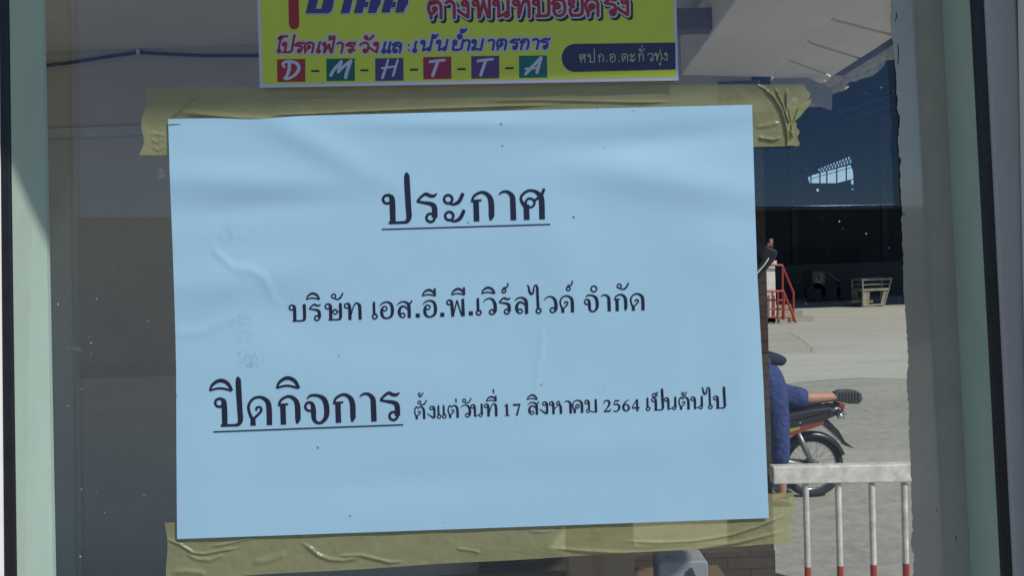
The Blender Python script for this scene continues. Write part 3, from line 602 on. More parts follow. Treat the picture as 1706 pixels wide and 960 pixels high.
# machine cabin in the shade
YM = 35.0
cab2 = thing('machine_cabin', PZ(1368, 500, 0.0), 'dim olive green machine cabin with a square window, in the shade left of the cage', 'vehicle')
bm = BM(); a, b_ = P(1353, 452, YM), P(1376, 483, YM); box(bm, a.x, b_.x, YM, YM + 1.2, b_.z, a.z); bevel(obj('cabin', bm, M['olive'], cab2), 0.05)
bm = BM(); a2, b2 = P(1357, 457, YM), P(1371, 471, YM); box(bm, a2.x, b2.x, YM - 0.01, YM - 0.001, b2.z, a2.z); obj('cabin_window', bm, M['dark_glass'], cab2)
bm = BM(); c2 = P(1420, 486, YM); box(bm, a.x + 0.1, c2.x, YM + 0.05, YM + 1.1, 0.45, b_.z - 0.005); obj('chassis', bm, M['shed'], cab2)
bm = BM(); tube(bm, [P(1374, 452, YM + .5), P(1414, 482, YM + .5)], 0.09, 8); obj('boom', bm, M['olive'], cab2)
for px in (1360, 1385, 1410):
    bm = BM(); q = P(px, 500, YM); tube(bm, [(q.x, YM, 0.42), (q.x, YM + 0.3, 0.42)], 0.42, 20); obj('wheel', bm, M['rubber'], cab2)

# steel cage basket at the rim of the shade
YC = 30.4
cage = thing('cage_basket', PZ(1450, 512, 0.0), 'pale steel cage basket with open top standing at the edge of the shed shade', 'cage')
gz = lambda px, py, Y: P(px, py, Y)
fl, fr = P(1437, 512, YC).x, P(1471, 512, YC).x; bl, br_ = P(1418, 512, YC).x, P(1480, 512, YC).x
H = P(1450, 466, YC).z; HM = P(1450, 484, YC).z
pxs = ((1437.5, 0.0), (1473, 0.25), (1466, 1.3), (1421, 1.0)); pxt = ((1437, -0.03), (1485, 0.2), (1470, 1.35), (1419.5, 1.05))
base = [(P(x, 500, YC + d).x, YC + d, 0.05) for x, d in pxs]; top = [(P(x, 466, YC + d).x, YC + d, H) for x, d in pxt]
for i in range(4):
    bm = BM(); tube(bm, [base[i], Vector(base[i]).lerp(Vector(top[i]), 1.0)], 0.035, 6); obj('post', bm, M['rusty'], cage)
for nm, t, r in (('top_rail', 1.0, 0.042), ('middle_rail', 0.60, 0.05), ('upper_rail', 0.80, 0.018), ('bottom_rail', 0.02, 0.035)):
    bm = BM(); pt = [Vector(b0).lerp(Vector(t0), t) for b0, t0 in zip(base, top)]
    for i in range(4): tube(bm, [pt[i], pt[(i + 1) % 4]], r, 6)
    obj(nm, bm, M['rusty'], cage)
def panel(i, j, s0, s1, t0, t1):
    A = lambda s, t: Vector(base[i]).lerp(Vector(top[i]), t).lerp(Vector(base[j]).lerp(Vector(top[j]), t), s)
    bm = BM(); q = [A(s0, t0), A(s1, t0), A(s1, t1), A(s0, t1)]; prism(bm, q, (0, 0.02, 0)); obj('side_panel', bm, M['rusty'], cage)
panel(0, 1, 0.0, 0.28, 0.05, 0.6); panel(0, 1, 0.82, 1.0, 0.05, 0.6); panel(3, 0, 0.0, 0.5, 0.2, 0.58); panel(1, 2, 0.0, 0.35, 0.05, 0.6)
bm = BM(); box(bm, fl - 0.25, fr - 0.25, YC + 0.25, YC + 0.95, 0.16, 0.24); obj('floor_plate', bm, M['rusty'], cage)

# white column, red stair rail, planter at the left end of the shed
YL = 24.6
col = thing('plaster_column', PZ(1284, 530, 0.0), 'off-white plaster column beside the red stair rail', 'column')
bm = BM(); a, b_ = P(1271, 500, YL), P(1293, 500, YL); box(bm, a.x, b_.x, YL, YL + 0.4, 0, P(1285, 441, YL).z); bevel(obj('shaft', bm, M['column'], col), 0.03)
bm = BM(); z0 = P(1285, 441, YL).z; box(bm, a.x - 0.04, b_.x + 0.04, YL - 0.04, YL + 0.44, z0 + 0.001, z0 + 0.12); obj('capital', bm, M['column'], col)
bm = BM(); q = P(1284, 410, YL); box(bm, q.x - 0.09, q.x + 0.09, YL + .1, YL + .2, z0 + 0.121, q.z + 0.0); obj('sign_stem', bm, M['shed'], col)
bm = BM(); box(bm, q.x - 0.08, q.x + 0.09, YL + .05, YL + .2, q.z + 0.001, q.z + 0.10); obj('red_sign', bm, M['tail_red'], col)  # small red box sign on the column, gives no light
bm = BM(); box(bm, q.x + 0.0, q.x + 0.09, YL + .05, YL + .2, q.z + 0.101, q.z + 0.22); obj('grey_sign', bm, M['alloy'], col)
YR = 24.0
rail = thing('stair_railing', PZ(1318, 535, 0.0), 'red painted tubular stair rail at the left end of the shed', 'railing')
bm = BM()
for a, b in (((1304, 442), (1304, 533)), ((1322, 487), (1322, 536)), ((1296, 487), (1296, 532)), ((1287, 486), (1287, 530))): tube(bm, [P(*a, YR + .5), P(*b, YR + .5)], 0.03, 8)
tube(bm, [P(1306, 487, YR), P(1306, 533, YR)], 0.03, 8)
obj('post', bm, M['steel_red'], rail)
bm = BM(); tube(bm, [P(1272, 441, YR + .5), P(1303, 442, YR + .5), P(1322, 488, YR + .5), P(1322, 536, YR + .5)], 0.034, 8)
obj('upper_handrail', bm, M['steel_red'], rail)
bm = BM(); tube(bm, [P(1270, 486, YR), P(1305, 485, YR), P(1326, 538, YR)], 0.038, 8); obj('lower_handrail', bm, M['steel_red'], rail)
bm = BM()
for y in (500, 515, 529): tube(bm, [P(1272, y, YR + .2), P(1309 + (y - 500) * .42, y + 0.5, YR + .2)], 0.025, 8)
obj('crossbar', bm, M['steel_red'], rail)
bm = BM(); a, b_ = PZ(1294, 531, 0.0), PZ(1321, 536, 0.0)
for i in range(3): box(bm, a.x - 1.6, a.x + 0.55 - 0.25 * i, YR + 0.6 + 0.28 * i, YR + 0.88 + 0.28 * i, 0, 0.17 * (i + 1))
stp = obj('concrete_steps', bm, M['ground']); tag(stp, 'short flight of concrete steps behind the red rail', 'steps')
pl = thing('planter', PZ(1286, 539, 0.0), 'small white planter with a low green plant beside the red stair rail', 'planter')
bm = BM(); q0, q1 = PZ(1277, 539, 0.0), PZ(1293, 539, 0.0); yy = q0.y; hz = P(1285, 527, yy).z
box(bm, q0.x, q1.x, yy, yy + 0.35, 0.004, hz); bevel(obj('box', bm, M['column'], pl), 0.01)
bm = BM()
for i in range(160):
    c = Vector((random.uniform(q0.x - .03, q1.x + .03), random.uniform(yy - .02, yy + .37), hz + random.random() ** 1.5 * 0.2)); d = Vector((random.gauss(0, 1), random.gauss(0, 1), random.gauss(.5, 1))).normalized() * .06; e = d.orthogonal().normalized() * .02
    bm.faces.new([bm.verts.new(c - e), bm.verts.new(c + d * .5 + e * 1.2), bm.verts.new(c + d), bm.verts.new(c + d * .5 - e * 1.2)])
obj('foliage', bm, M['leaf'], pl)

# ------------------------------------------------------------------ white barrier railing in front of the yard
YG = 3.78
bar = thing('barrier_railing', (P(1400, 800, YG).x, YG, 0.0), 'white painted steel barrier with red lower post ends, in front of the motorbike', 'railing')
bm = BM()
a, b_, c, d = P(1289, 808, YG), P(1760, 800, YG), P(1288, 779, YG), P(1760, 770, YG)
hexa(bm, [a, b_, b_ + Vector((0, .06, 0)), a + Vector((0, .06, 0)), c, d, d + Vector((0, .06, 0)), c + Vector((0, .06, 0))])
bevel(obj('top_bar', bm, M['steel_white'], bar), 0.006, 3)
zr = P(1400, 947, YG).z
for px in (1342, 1396, 1452, 1506, 1561, 1616, 1670, 1725):
    q = P(px, 806, YG + 0.03); bm = BM()
    tube(bm, [(q.x, q.y, zr), (q.x, q.y, q.z)], 0.0145, 14, mi=0); tube(bm, [(q.x, q.y, 0.13), (q.x, q.y, zr)], 0.0149, 14, mi=1)
    obj('post', bm, [M['steel_white'], M['steel_red']], bar, smooth=False)
bm = BM(); box(bm, a.x - 0.05, b_.x + 0.05, YG, YG + 0.06, 0.0, 0.13); obj('base_bar', bm, M['steel_red'], bar)

# ------------------------------------------------------------------ motorbike, its rear beyond the notice
YK2 = 6.72; S = YK2 / 1340.0
def B(px, py, dy=0.0): return P(px, py, YK2 + dy)
RC = B(1352, 771); rz = 0.266; RC = Vector((RC.x, YK2, rz)); FC = RC + Vector((-1.23, 0, 0))
bike = thing('motorbike', (RC.x - 0.6, YK2, 0.0), 'black underbone motorbike with red and yellow side stripe, tail beyond the notice', 'motorbike')
def wheel(c):
    bm = BM(); torus(bm, c, rz - 0.033, 0.033, seg=48, sides=12); tyre_parent = None
    hub = BM(); tube(hub, [c + Vector((0, -0.05, 0)), c + Vector((0, 0.05, 0))], 0.055, 20)
    w = obj('wheel', hub, M['alloy'], bike, smooth=False)
    obj('tyre', bm, M['rubber'], w, smooth=True)
    bm = BM(); torus(bm, c, rz - 0.062, 0.010, seg=48, sides=8); obj('rim', bm, M['chrome'], w, smooth=True)
    bm = BM()
    for i in range(28):
        an = i * 2 * math.pi / 28; sgn = 1 if i % 2 else -1
        tube(bm, [c + Vector((math.cos(an + .35 * sgn) * 0.05, 0.03 * sgn, math.sin(an + .35 * sgn) * 0.05)), c + Vector((math.cos(an) * (rz - .065), 0, math.sin(an) * (rz - .065)))], 0.0017, 5)
    obj('spokes', bm, M['alloy'], w)
wheel(RC); wheel(FC)
def plate(name, pix, dy0, dy1, material, bev=0.01, lab=None, extra=None):
    bm = BM(); prism(bm, [B(x, y, dy0) for x, y in pix], (0, dy1 - dy0, 0)); o = bevel(obj(name, bm, material, bike), bev, 3)
    if lab: o['label'] = lab
    return o
plate('tail_body', [(1180, 738), (1315, 728), (1345, 716), (1384, 698), (1406, 688), (1408, 679), (1392, 678), (1360, 692), (1300, 706), (1180, 718)], -0.11, 0.11, M['black_plastic'], 0.02)
plate('seat', [(1170, 718), (1300, 708), (1355, 695), (1390, 684), (1385, 679), (1352, 683), (1300, 694), (1240, 698), (1170, 694)], -0.12, 0.12, M['black_seat'], 0.025)
plate('side_stripe', [(1200, 744), (1312, 729), (1372, 708), (1374, 702), (1345, 708), (1306, 719), (1200, 728)], -0.116, -0.1105, M['red_decal'], 0.001, 'red side stripe')
plate('side_stripe', [(1290, 728), (1312, 722), (1332, 716), (1333, 712), (1308, 716), (1290, 721)], -0.120, -0.1165, M['yellow_decal'], 0.001, 'short yellow side stripe')
plate('tail_light', [(1390, 690), (1407, 683), (1409, 674), (1400, 672)], -0.07, 0.07, M['tail_red'], 0.008)
bm = BM(); tube(bm, [B(1384, 684, -.13), B(1396, 680, -.12), B(1408, 690, -.05), B(1408, 690, .05), B(1396, 680, .12), B(1384, 684, .13)], 0.011, 8); obj('grab_rail', bm, M['chrome'], bike, smooth=True)
bm = BM(); q = B(1398, 693, -.12); tube(bm, [q + Vector((-.02, 0, .01)), q, q + Vector((0.035, 0, -.01))], [.012, .028, .02], 10); obj('indicator', bm, M['chrome'], bike, smooth=True)
plate('mudguard', [(1368, 706), (1380, 700), (1398, 718), (1412, 742), (1404, 738), (1392, 726)], -0.06, 0.06, M['black_plastic'], 0.006)
bm = BM(); prism(bm, [B(1402, 732, -.05), B(1424, 748, -.05), B(1410, 744, -.05)], (0, .1, 0)); obj('mud_flap', bm, M['rubber'], bike)
bm = BM(); n = 18; rw = []
for i in range(n + 1):
    an = R(20 + 140 * i / n); d = Vector((math.cos(an), 0, math.sin(an)))
    rw.append([bm.verts.new(RC + d * (rz + k[1]) + Vector((0, k[0], 0))) for k in ((-.055, -.02), (-.05, .015), (0, .028), (.05, .015), (.055, -.02))])
for i in range(n):
    for k in range(4): bm.faces.new((rw[i][k], rw[i][k + 1], rw[i + 1][k + 1], rw[i + 1][k]))
o = obj('inner_mudguard', bm, M['black_plastic'], bike, smooth=True); sm = o.modifiers.new('thickness', 'SOLIDIFY'); sm.thickness = 0.004
bm = BM(); tube(bm, [RC + Vector((0.0, -.075, 0)), RC + Vector((-.25, -.075, .06)), RC + Vector((-.52, -.06, .10))], [.022, .026, .03], 10); obj('swing_arm', bm, M['alloy'], bike, smooth=True)
bm = BM(); tube(bm, [RC + Vector((-0.02, -.10, .02)), RC + Vector((-.10, -.10, .20)), RC + Vector((-.14, -.10, .30))], [.02, .026, .018], 12); obj('shock_absorber', bm, M['alloy'], bike, smooth=True)
bm = BM(); tube(bm, [RC + Vector((-.06, -.15, -.03)), RC + Vector((-.10, -.15, -.035)), RC + Vector((-.40, -.15, -.06)), RC + Vector((-.55, -.13, -.08)), RC + Vector((-.8, -.1, -.06))], [.035, .048, .045, .02, .018], 14); obj('exhaust', bm, M['chrome'], bike, smooth=True)
bm = BM(); prism(bm, [RC + Vector((-.06, -.06, .06)), RC + Vector((-.06, -.06, -.05)), RC + Vector((-.5, -.06, .0)), RC + Vector((-.5, -.06, .13))], (0, -.02, 0)); obj('chain_case', bm, M['shed'], bike)
bm = BM(); box(bm, RC.x - .86, RC.x - .46, YK2 - .12, YK2 + .12, .2, .42); bevel(obj('engine', bm, M['alloy'], bike), .03, 3)
bm = BM(); tube(bm, [RC + Vector((-.5, 0, .12)), RC + Vector((-.7, 0, .32)), RC + Vector((-.95, 0, .46)), RC + Vector((-1.05, 0, .62))], [.05, .06, .06, .05], 10); obj('frame', bm, M['black_plastic'], bike, smooth=True)
for s in (-1, 1):
    bm = BM(); tube(bm, [FC + Vector((0, .07 * s, 0)), FC + Vector((.18, .07 * s, .45))], .018, 10); obj('fork_leg', bm, M['chrome'], bike)
    bm = BM(); prism(bm, [FC + Vector((.24, .17 * s, .10)), FC + Vector((.34, .17 * s, .10)), FC + Vector((.26, .10 * s, .56)), FC + Vector((.16, .10 * s, .56))], (0, .012 * s, 0)); obj('leg_shield', bm, M['black_plastic'], bike)
bm = BM(); box(bm, FC.x + .05, FC.x + .26, YK2 - .11, YK2 + .11, .70, .90); bevel(obj('headlamp_shroud', bm, M['black_plastic'], bike), .04, 3)
bm = BM(); tube(bm, [FC + Vector((.26, -.34, .60)), FC + Vector((.20, -.14, .63)), FC + Vector((.20, .14, .63)), FC + Vector((.26, .34, .60))], .014, 10); obj('handlebar', bm, M['black_plastic'], bike, smooth=True)
bm = BM(); tube(bm, [RC + Vector((-.5, -.06, .0)), RC + Vector((-.46, -.22, -.262))], .012, 8); obj('kickstand', bm, M['chrome'], bike)

# ------------------------------------------------------------------ rider: one knee on the seat, bent forward over the bars
def skin(name, verts, edges, radii, material, parent, sub=2, root=0):
    me = bpy.data.meshes.new(name); me.from_pydata([tuple(v) for v in verts], edges, []); me.materials.append(material)
    o = bpy.data.objects.new(name, me); COL.objects.link(o); o.parent = parent; o.matrix_parent_inverse = parent.matrix_world.inverted()
    sk_ = o.modifiers.new('skin', 'SKIN'); sk_.use_smooth_shade = True
    for i, r in enumerate(radii):
        d = me.skin_vertices[0].data[i]; d.radius = r if isinstance(r, tuple) else (r, r); d.use_root = (i == root)
    ss = o.modifiers.new('smooth', 'SUBSURF'); ss.levels = sub; ss.render_levels = sub
    for p in me.polygons: p.use_smooth = True
    return o
rider = thing('person', (B(1300, 826).x, YK2 - .22, 0.0), 'person in navy clothes leaning over the motorbike, one bare shin stretched back over its seat', 'person')
near = -0.16
pel = B(1284, 636, -.05); hipN = B(1290, 650, near); hipF = B(1290, 646, .08)
kneeS = B(1300, 728, near - .04); ank = B(1303, 808, near - .05); ank.z = 0.085; toe = ank + Vector((-.17, 0, -.055)); heel = ank + Vector((.03, 0, -.05))
kneeK = B(1290, 668, .10); kneeK.x -= 0.10; shin = B(1344, 664, -.04); ankK = B(1387, 662, -.005); toeK = B(1408, 662, .012)
ch = B(1215, 560, -.05); neck = B(1172, 536, -.05); head = B(1140, 522, -.05); crown = B(1122, 512, -.05)
shN = B(1192, 560, -.24); elN = B(1170, 626, -.30); wrN = FC + Vector((.30, -.34, .66)); hdN = FC + Vector((.26, -.33, .63))
shF = B(1192, 556, .14); elF = B(1170, 622, .22); wrF = FC + Vector((.30, .34, .66)); hdF = FC + Vector((.26, .33, .63))
V = [pel, ch, neck, head, crown, hipN, kneeS, ank, toe, hipF, kneeK, shin, ankK, toeK, shN, elN, wrN, hdN, shF, elF, wrF, hdF]
E = [(0, 1), (1, 2), (2, 3), (3, 4), (0, 5), (5, 6), (6, 7), (7, 8), (0, 9), (9, 10), (10, 11), (11, 12), (12, 13), (1, 14), (14, 15), (15, 16), (16, 17), (1, 18), (18, 19), (19, 20), (20, 21)]
Rr = [.125, .13, .055, .09, .07, .085, .055, .035, .03,   .085, .066, .060, .040, .018, .06, .042, .028, .03, .06, .042, .028, .03]
for hd, wr in ((17, 16), (21, 20)):
    for k in range(5):
        o1 = V[hd] + Vector((-.035 + (.02 if k == 4 else 0), (-.03 + .02 * k) if k < 4 else .045, .0)); o2 = o1 + Vector((-.02, 0, -.028 - .004 * (k % 2)))
        n0 = len(V); V += [o1, o2]; E += [(hd, n0), (n0, n0 + 1)]; Rr += [.0095, .0085]
skin('body', V, E, Rr, M['skin'], rider)
tv = [B(1262, 606, -.05), B(1284, 640, near + .06), B(1294, 676, near), kneeS, B(1301, 778, near - .05)]
skin('trousers', tv, [(0, 1), (1, 2), (2, 3), (3, 4)], [.15, .145, .105, .082, .078], M['blue_cloth'], rider)
skin('trouser_leg', [B(1276, 634, .0), B(1290, 658, .08), B(1322, 664, .0), B(1352, 664, -.04)], [(0, 1), (1, 2), (2, 3)], [.15, .13, .105, .095], M['blue_cloth'], rider)
sv = [B(1280, 622, -.08), pel.lerp(ch, .5), ch, shN, shN.lerp(elN, .8), shF, shF.lerp(elF, .8)]
skin('shirt', sv, [(0, 1), (1, 2), (2, 3), (3, 4), (2, 5), (5, 6)], [.15, .155, .15, .08, .062, .08, .062], M['blue_cloth'], rider)
wp = B(1283, 598, -.1); skin('waist_pouch', [wp + Vector((-.12, 0, .04)), wp, wp + Vector((.10, 0, -.02)), B(1308, 606, -.1)], [(0, 1), (1, 2), (2, 3)], [.06, .065, .05, .035], M['dark_cloth'], rider)
skin('hair', [head + Vector((.03, 0, .03)), crown + Vector((.02, 0, .03)), crown + Vector((-.02, 0, .0))], [(0, 1), (1, 2)], [.09, .085, .05], M['hair'], rider)
for nm, dx, dy, dz, r in (('eye', -.085, -.03, -.045, .011), ('eye', -.085, .03, -.045, .011)):
    bm = BM(); bmesh.ops.create_uvsphere(bm, u_segments=10, v_segments=8, radius=r, matrix=Matrix.Translation(head + Vector((dx, dy, dz)))); obj(nm, bm, M['hair'], rider, True)
# sole-up shoe at the back, and a sandal under the standing foot
pts = [(1391, 655), (1400, 651), (1416, 650), (1430, 652), (1437, 658), (1438, 667), (1432, 674), (1418, 674), (1402, 671), (1392, 668)]
bm = BM(); prism(bm, [B(x, y, -.035) for x, y in pts], (0, .075, 0)); o = bevel(obj('shoe', bm, M['sole'], rider), .012, 3); o['label'] = 'grey shoe with its ribbed sole turned up'
bm = BM()
for i in range(7):
    x = 1398 + i * 5.2; prism(bm, [B(x, 655, -.040), B(x + 2.6, 655, -.040), B(x + 2.6, 670, -.040), B(x, 670, -.040)], (0, .0045, 0))
obj('sole_ribs', bm, M['rubber'], o)
bm = BM(); prism(bm, [ank + Vector((.06, -.045, -.083)), ank + Vector((.06, .045, -.083)), ank + Vector((-.20, .05, -.083)), ank + Vector((-.20, -.05, -.083))], (0, 0, .02)); bevel(obj('sandal', bm, M['rubber'], rider), .008)

# ------------------------------------------------------------------ black wing mirror poking out beside the notice
YV = YPI - 0.14
mir = thing('wing_mirror', P(1262, 440, YV), 'black wing mirror with a pale curved rim, half hidden behind the pale blue notice', 'mirror')
bm = BM(); prism(bm, [P(x, y, YV) for x, y in ((1215, 396), (1258, 402), (1278, 410), (1294, 416), (1297, 422), (1290, 436), (1278, 450), (1262, 470), (1240, 476), (1215, 470))], (0, 0.075, 0)); bevel(obj('housing', bm, M['black_plastic'], mir), 0.010, 3)
bm = BM(); tube(bm, [P(1256, 463, YV - .001), P(1264, 452, YV - .001), P(1274, 441, YV - .001), P(1281, 430, YV - .001)], [.0042, .0040, .0036, .002], 8); obj('rim', bm, M['steel_white'], mir, smooth=True)
bm = BM(); prism(bm, [P(x, y, YV - .0025) for x, y in ((1225, 420), (1262, 424), (1272, 432), (1256, 452), (1225, 466))], (0, 0.002, 0)); obj('mirror_face', bm, M['dark_glass'], mir)
bm = BM(); tube(bm, [P(1225, 440, YV + .04), P(1225, 440, YPI - 0.001)], 0.012, 10); obj('arm', bm, M['black_plastic'], mir)

# ------------------------------------------------------------------ grey film with a torn edge
torn = [(-40, 1481), (0, 1484), (40, 1484), (78, 1488), (112, 1491), (116, 1493), (150, 1494), (190, 1496), (193, 1499), (230, 1496), (270, 1499), (300, 1499), (330, 1501), (358, 1503), (362, 1501), (400, 1503),
        (440, 1505), (480, 1505), (520, 1508), (540, 1510), (570, 1511), (600, 1513), (640, 1510), (670, 1513), (690, 1516), (700, 1514), (730, 1515), (770, 1517), (800, 1518), (850, 1519), (880, 1521), (905, 1517), (930, 1523), (960, 1521), (1010, 1524)]
bm = BM(); L0, L1 = [], []
rows = [y for y in range(-40, 1011, 5)]
for y in rows:
    jag = random.gauss(0, 0.6)
    L0.append(P(pw(torn, y) + jag, y, YP - 0.0006)); L1.append(P(1567.5 + 48 * y / 960, y, YP - 0.0006))
for i in range(len(rows) - 1):
    bm.faces.new([bm.verts.new(p) for p in (L0[i], L1[i], L1[i + 1], L0[i + 1])])
bmesh.ops.remove_doubles(bm, verts=bm.verts, dist=1e-6)
film = obj('window_film', bm, M['film']); tag(film, 'strip of dusty grey window film with a torn left edge, along the right reveal', 'window film')
s = film.modifiers.new('thickness', 'SOLIDIFY'); s.thickness = 0.0003
bm = BM(); dk = mat('black_smear', (0.01, 0.012, 0.016), 0.4)
for pts in ([(1493, 20), (1494, 28), (1491, 33)], [(1496, 72), (1497, 90), (1496, 107)], [(1498, 192), (1501, 193)], [(1500, 262), (1501, 272)], [(1502, 357), (1509, 357.5)], [(1514, 690), (1517, 691)], [(1592, 893), (1593, 902)], [(1560, 849), (1562, 853)]):
    ik = Ink(); ik.stroke([(x, y, 1.3) for x, y in pts])
    bm = BM()
    for q in ik.quads:
        for f in q: bm.faces.new([bm.verts.new(P(x, y, YP - 0.0012)) for x, y in f])
    obj('tear_mark', bm, dk, film)

bm = BM(); rnd = random.Random(3)
for k in range(150):
    x, y = (rnd.uniform(74, 285), rnd.uniform(0, 960)) if k % 2 else (rnd.uniform(1262, 1600), rnd.uniform(0, 930))
    r = abs(rnd.gauss(0, .5)) + .35; a0 = rnd.random() * 6.3
    bm.faces.new([bm.verts.new(P(x + r * math.cos(a0 + t) * rnd.uniform(.7, 1.4), y + r * math.sin(a0 + t), YP - .0010)) for t in (0, 1.2, 2.5, 3.8, 5.1)])
o = obj('dust_specks', bm, mat('pale_dust', (0.34, 0.33, 0.31), 0.9), win); o['kind'] = 'stuff'
bm = BM()
for pts in ([(104, 577), (120, 577), (136, 579), (141, 584), (136, 588), (122, 582)], [(149, 590), (153, 587), (155, 590), (151, 592)], [(166, 588), (171, 586), (170, 590)], [(258, 285), (266, 280), (274, 283), (277, 291), (272, 298), (262, 297)]):
    bm.faces.new([bm.verts.new(P(x, y, YP - .0010)) for x, y in pts])
def smear_mat():
    m = mat('dried_smear', (0.40, 0.40, 0.38), 0.9); nt = m.node_tree; t = nt.nodes.new('ShaderNodeBsdfTransparent'); mx = nt.nodes.new('ShaderNodeMixShader')
    n = nt.nodes.new('ShaderNodeTexNoise'); n.inputs['Scale'].default_value = 400; mr = nt.nodes.new('ShaderNodeMapRange'); mr.inputs[1].default_value = .35; mr.inputs[2].default_value = .7; mr.inputs[4].default_value = .14
    tc = nt.nodes.new('ShaderNodeTexCoord'); nt.links.new(tc.outputs['Object'], n.inputs['Vector']); nt.links.new(n.outputs[0], mr.inputs[0]); nt.links.new(mr.outputs[0], mx.inputs[0])
    nt.links.new(t.outputs[0], mx.inputs[1]); nt.links.new(nt.nodes['Principled BSDF'].outputs[0], mx.inputs[2]); nt.links.new(mx.outputs[0], nt.nodes['Material Output'].inputs[0]); return m
o = obj('smear', bm, smear_mat(), win); o['kind'] = 'stuff'

# ------------------------------------------------------------------ packing tape
def seg_d(p, a, b):
    ax, ay = a; bx, by = b; dx, dy = bx - ax, by - ay; t = ((p[0] - ax) * dx + (p[1] - ay) * dy) / (dx * dx + dy * dy + 1e-9); t = max(0, min(1, t))
    return math.hypot(p[0] - ax - dx * t, p[1] - ay - dy * t)
def wrinkle_h(p, wr):
    h = 0
    for amp, sg, pts in wr:
        xs = [q[0] for q in pts]; yq = [q[1] for q in pts]
        if p[0] < min(xs) - 4 * sg or p[0] > max(xs) + 4 * sg or p[1] < min(yq) - 4 * sg or p[1] > max(yq) + 4 * sg: continue
        d = min(seg_d(p, a, b) for a, b in zip(pts, pts[1:]))
        tot = max(xs) - min(xs); vert = (max(yq) - min(yq)) > tot
        tt = (p[1] - min(yq)) / (max(yq) - min(yq) + 1e-6) if vert else (p[0] - min(xs)) / (tot + 1e-6)
        env = smoothstep(min(tt, 1 - tt) * 5 + .12)
        h += 1.7 * amp * env * math.exp(-(d / (sg * .8)) ** 2)
    return h
def tape(name, label, tl, tr, bl, br, wr, endl, endr, nx=720, ny=80):
    bm = BM(); vs_ = []
    for j in range(ny + 1):
        v = j / ny; row = []
        for i in range(nx + 1):
            u = i / nx
            x = lerp(lerp(tl[0], tr[0], u), lerp(bl[0], br[0], u), v) + endl(v) * max(0, 1 - u * 25) + endr(v) * max(0, 1 - (1 - u) * 16)
            y = lerp(lerp(tl[1], tr[1], u), lerp(bl[1], br[1], u), v) + 1.3 * math.sin(u * 23 + v) * (v - .5)
            h = 0.0010 * 0.2 * (math.sin(x * .05 + y * .11) + 1) + wrinkle_h((x, y), wr)
            row.append(bm.verts.new(P(x, y, YP - 0.0005 - h)))
        vs_.append(row)
    for j in range(ny):
        for i in range(nx): bm.faces.new((vs_[j][i], vs_[j][i + 1], vs_[j + 1][i + 1], vs_[j + 1][i]))
    o = obj(name, bm, M['tape'], smooth=True); tag(o, label, 'tape', 'packing tape holding the pale blue notice'); return o
wr_b = [(.0010, 2.6, [(272, 897), (300, 908), (322, 922), (340, 924), (372, 918), (402, 913)]), (.0007, 2.2, [(350, 912), (385, 906), (410, 899), (432, 896)]), (.0008, 4, [(312, 926), (330, 933), (352, 934), (374, 925)]),
        (.0010, 4, [(500, 905), (516, 914), (530, 926), (548, 933), (572, 935), (600, 930)]), (.0010, 3.4, [(560, 928), (600, 926), (625, 932), (650, 938), (672, 936)]), (.0007, 7, [(420, 938), (450, 934), (478, 923)]), (.0007, 6, [(285, 955), (310, 953), (345, 957)]),
        (.0013, 3.4, [(910, 913), (960, 918), (1010, 921), (1070, 923), (1150, 917), (1230, 905), (1290, 890), (1312, 886)]), (.0011, 2.8, [(1040, 903), (1100, 905), (1160, 902), (1220, 892), (1260, 879), (1306, 860), (1318, 850)]),
        (.0007, 3, [(1120, 931), (1160, 924), (1220, 917), (1260, 908)]), (.0004, 3, [(880, 885), (905, 887), (925, 884)]), (.0005, 3, [(760, 915), (785, 918), (802, 922)]), (.0004, 2.5, [(1255, 930), (1290, 925), (1312, 920)])]
wr_t = [(.0009, 1.8, [(284, 198), (300, 182), (320, 168), (336, 161)]), (.0014, 6, [(300, 186), (340, 190), (400, 196), (460, 199)]), (.0012, 2.2, [(440, 192), (520, 189), (600, 185), (700, 181), (820, 177), (930, 174)]), (.0008, 2.4, [(800, 168), (900, 166), (985, 168), (1060, 170), (1130, 169)]),
        (.0012, 2.2, [(1256, 138), (1276, 148), (1290, 162), (1302, 182), (1309, 205), (1314, 236)]), (.0010, 1.8, [(1292, 145), (1298, 160), (1307, 180), (1313, 205)]), (.0011, 1.8, [(1311, 147), (1311, 170), (1312, 195), (1317, 210)]), (.0014, 2.6, [(1348, 166), (1336, 180), (1326, 196), (1319, 208), (1322, 236)]),
        (.0010, 2.4, [(1262, 229), (1278, 231), (1290, 233), (1302, 228)]), (.0006, 4, [(1258, 212), (1280, 209), (1300, 204)]), (.0012, 2, [(1312, 214), (1320, 222), (1316, 236)]), (.0009, 1.6, [(1326, 206), (1328, 225), (1325, 243)]),
        (.0004, 2.5, [(252, 232), (262, 238), (270, 228)]), (.0004, 2.5, [(248, 226), (258, 222), (274, 226)]), (.0004, 2.5, [(255, 246), (264, 250), (276, 243)]), (.0004, 5, [(470, 168), (520, 165), (560, 170)])]
tape('packing_tape', 'olive packing tape along the top edge of the notice, crumpled at its right end', (243, 146), (1336, 140), (236, 258), (1330, 244), wr_t,
     lambda v: 4 * math.sin(v * 9) - (6 * smoothstep((v - .75) * 4)), lambda v: 14 * math.exp(-((v - .2) / .2) ** 2) - 10 * math.exp(-((v - .55) / .16) ** 2) - 2 * math.sin(v * 31))
tape('packing_tape', 'olive packing tape along the bottom edge of the notice, with long curved creases', (274, 872), (1322, 821), (280, 968), (1318, 906), wr_b,
     lambda v: 3 * math.sin(v * 5) , lambda v: 2 * math.sin(v * 7) - 3 * smoothstep((v - .85) * 6), ny=84)
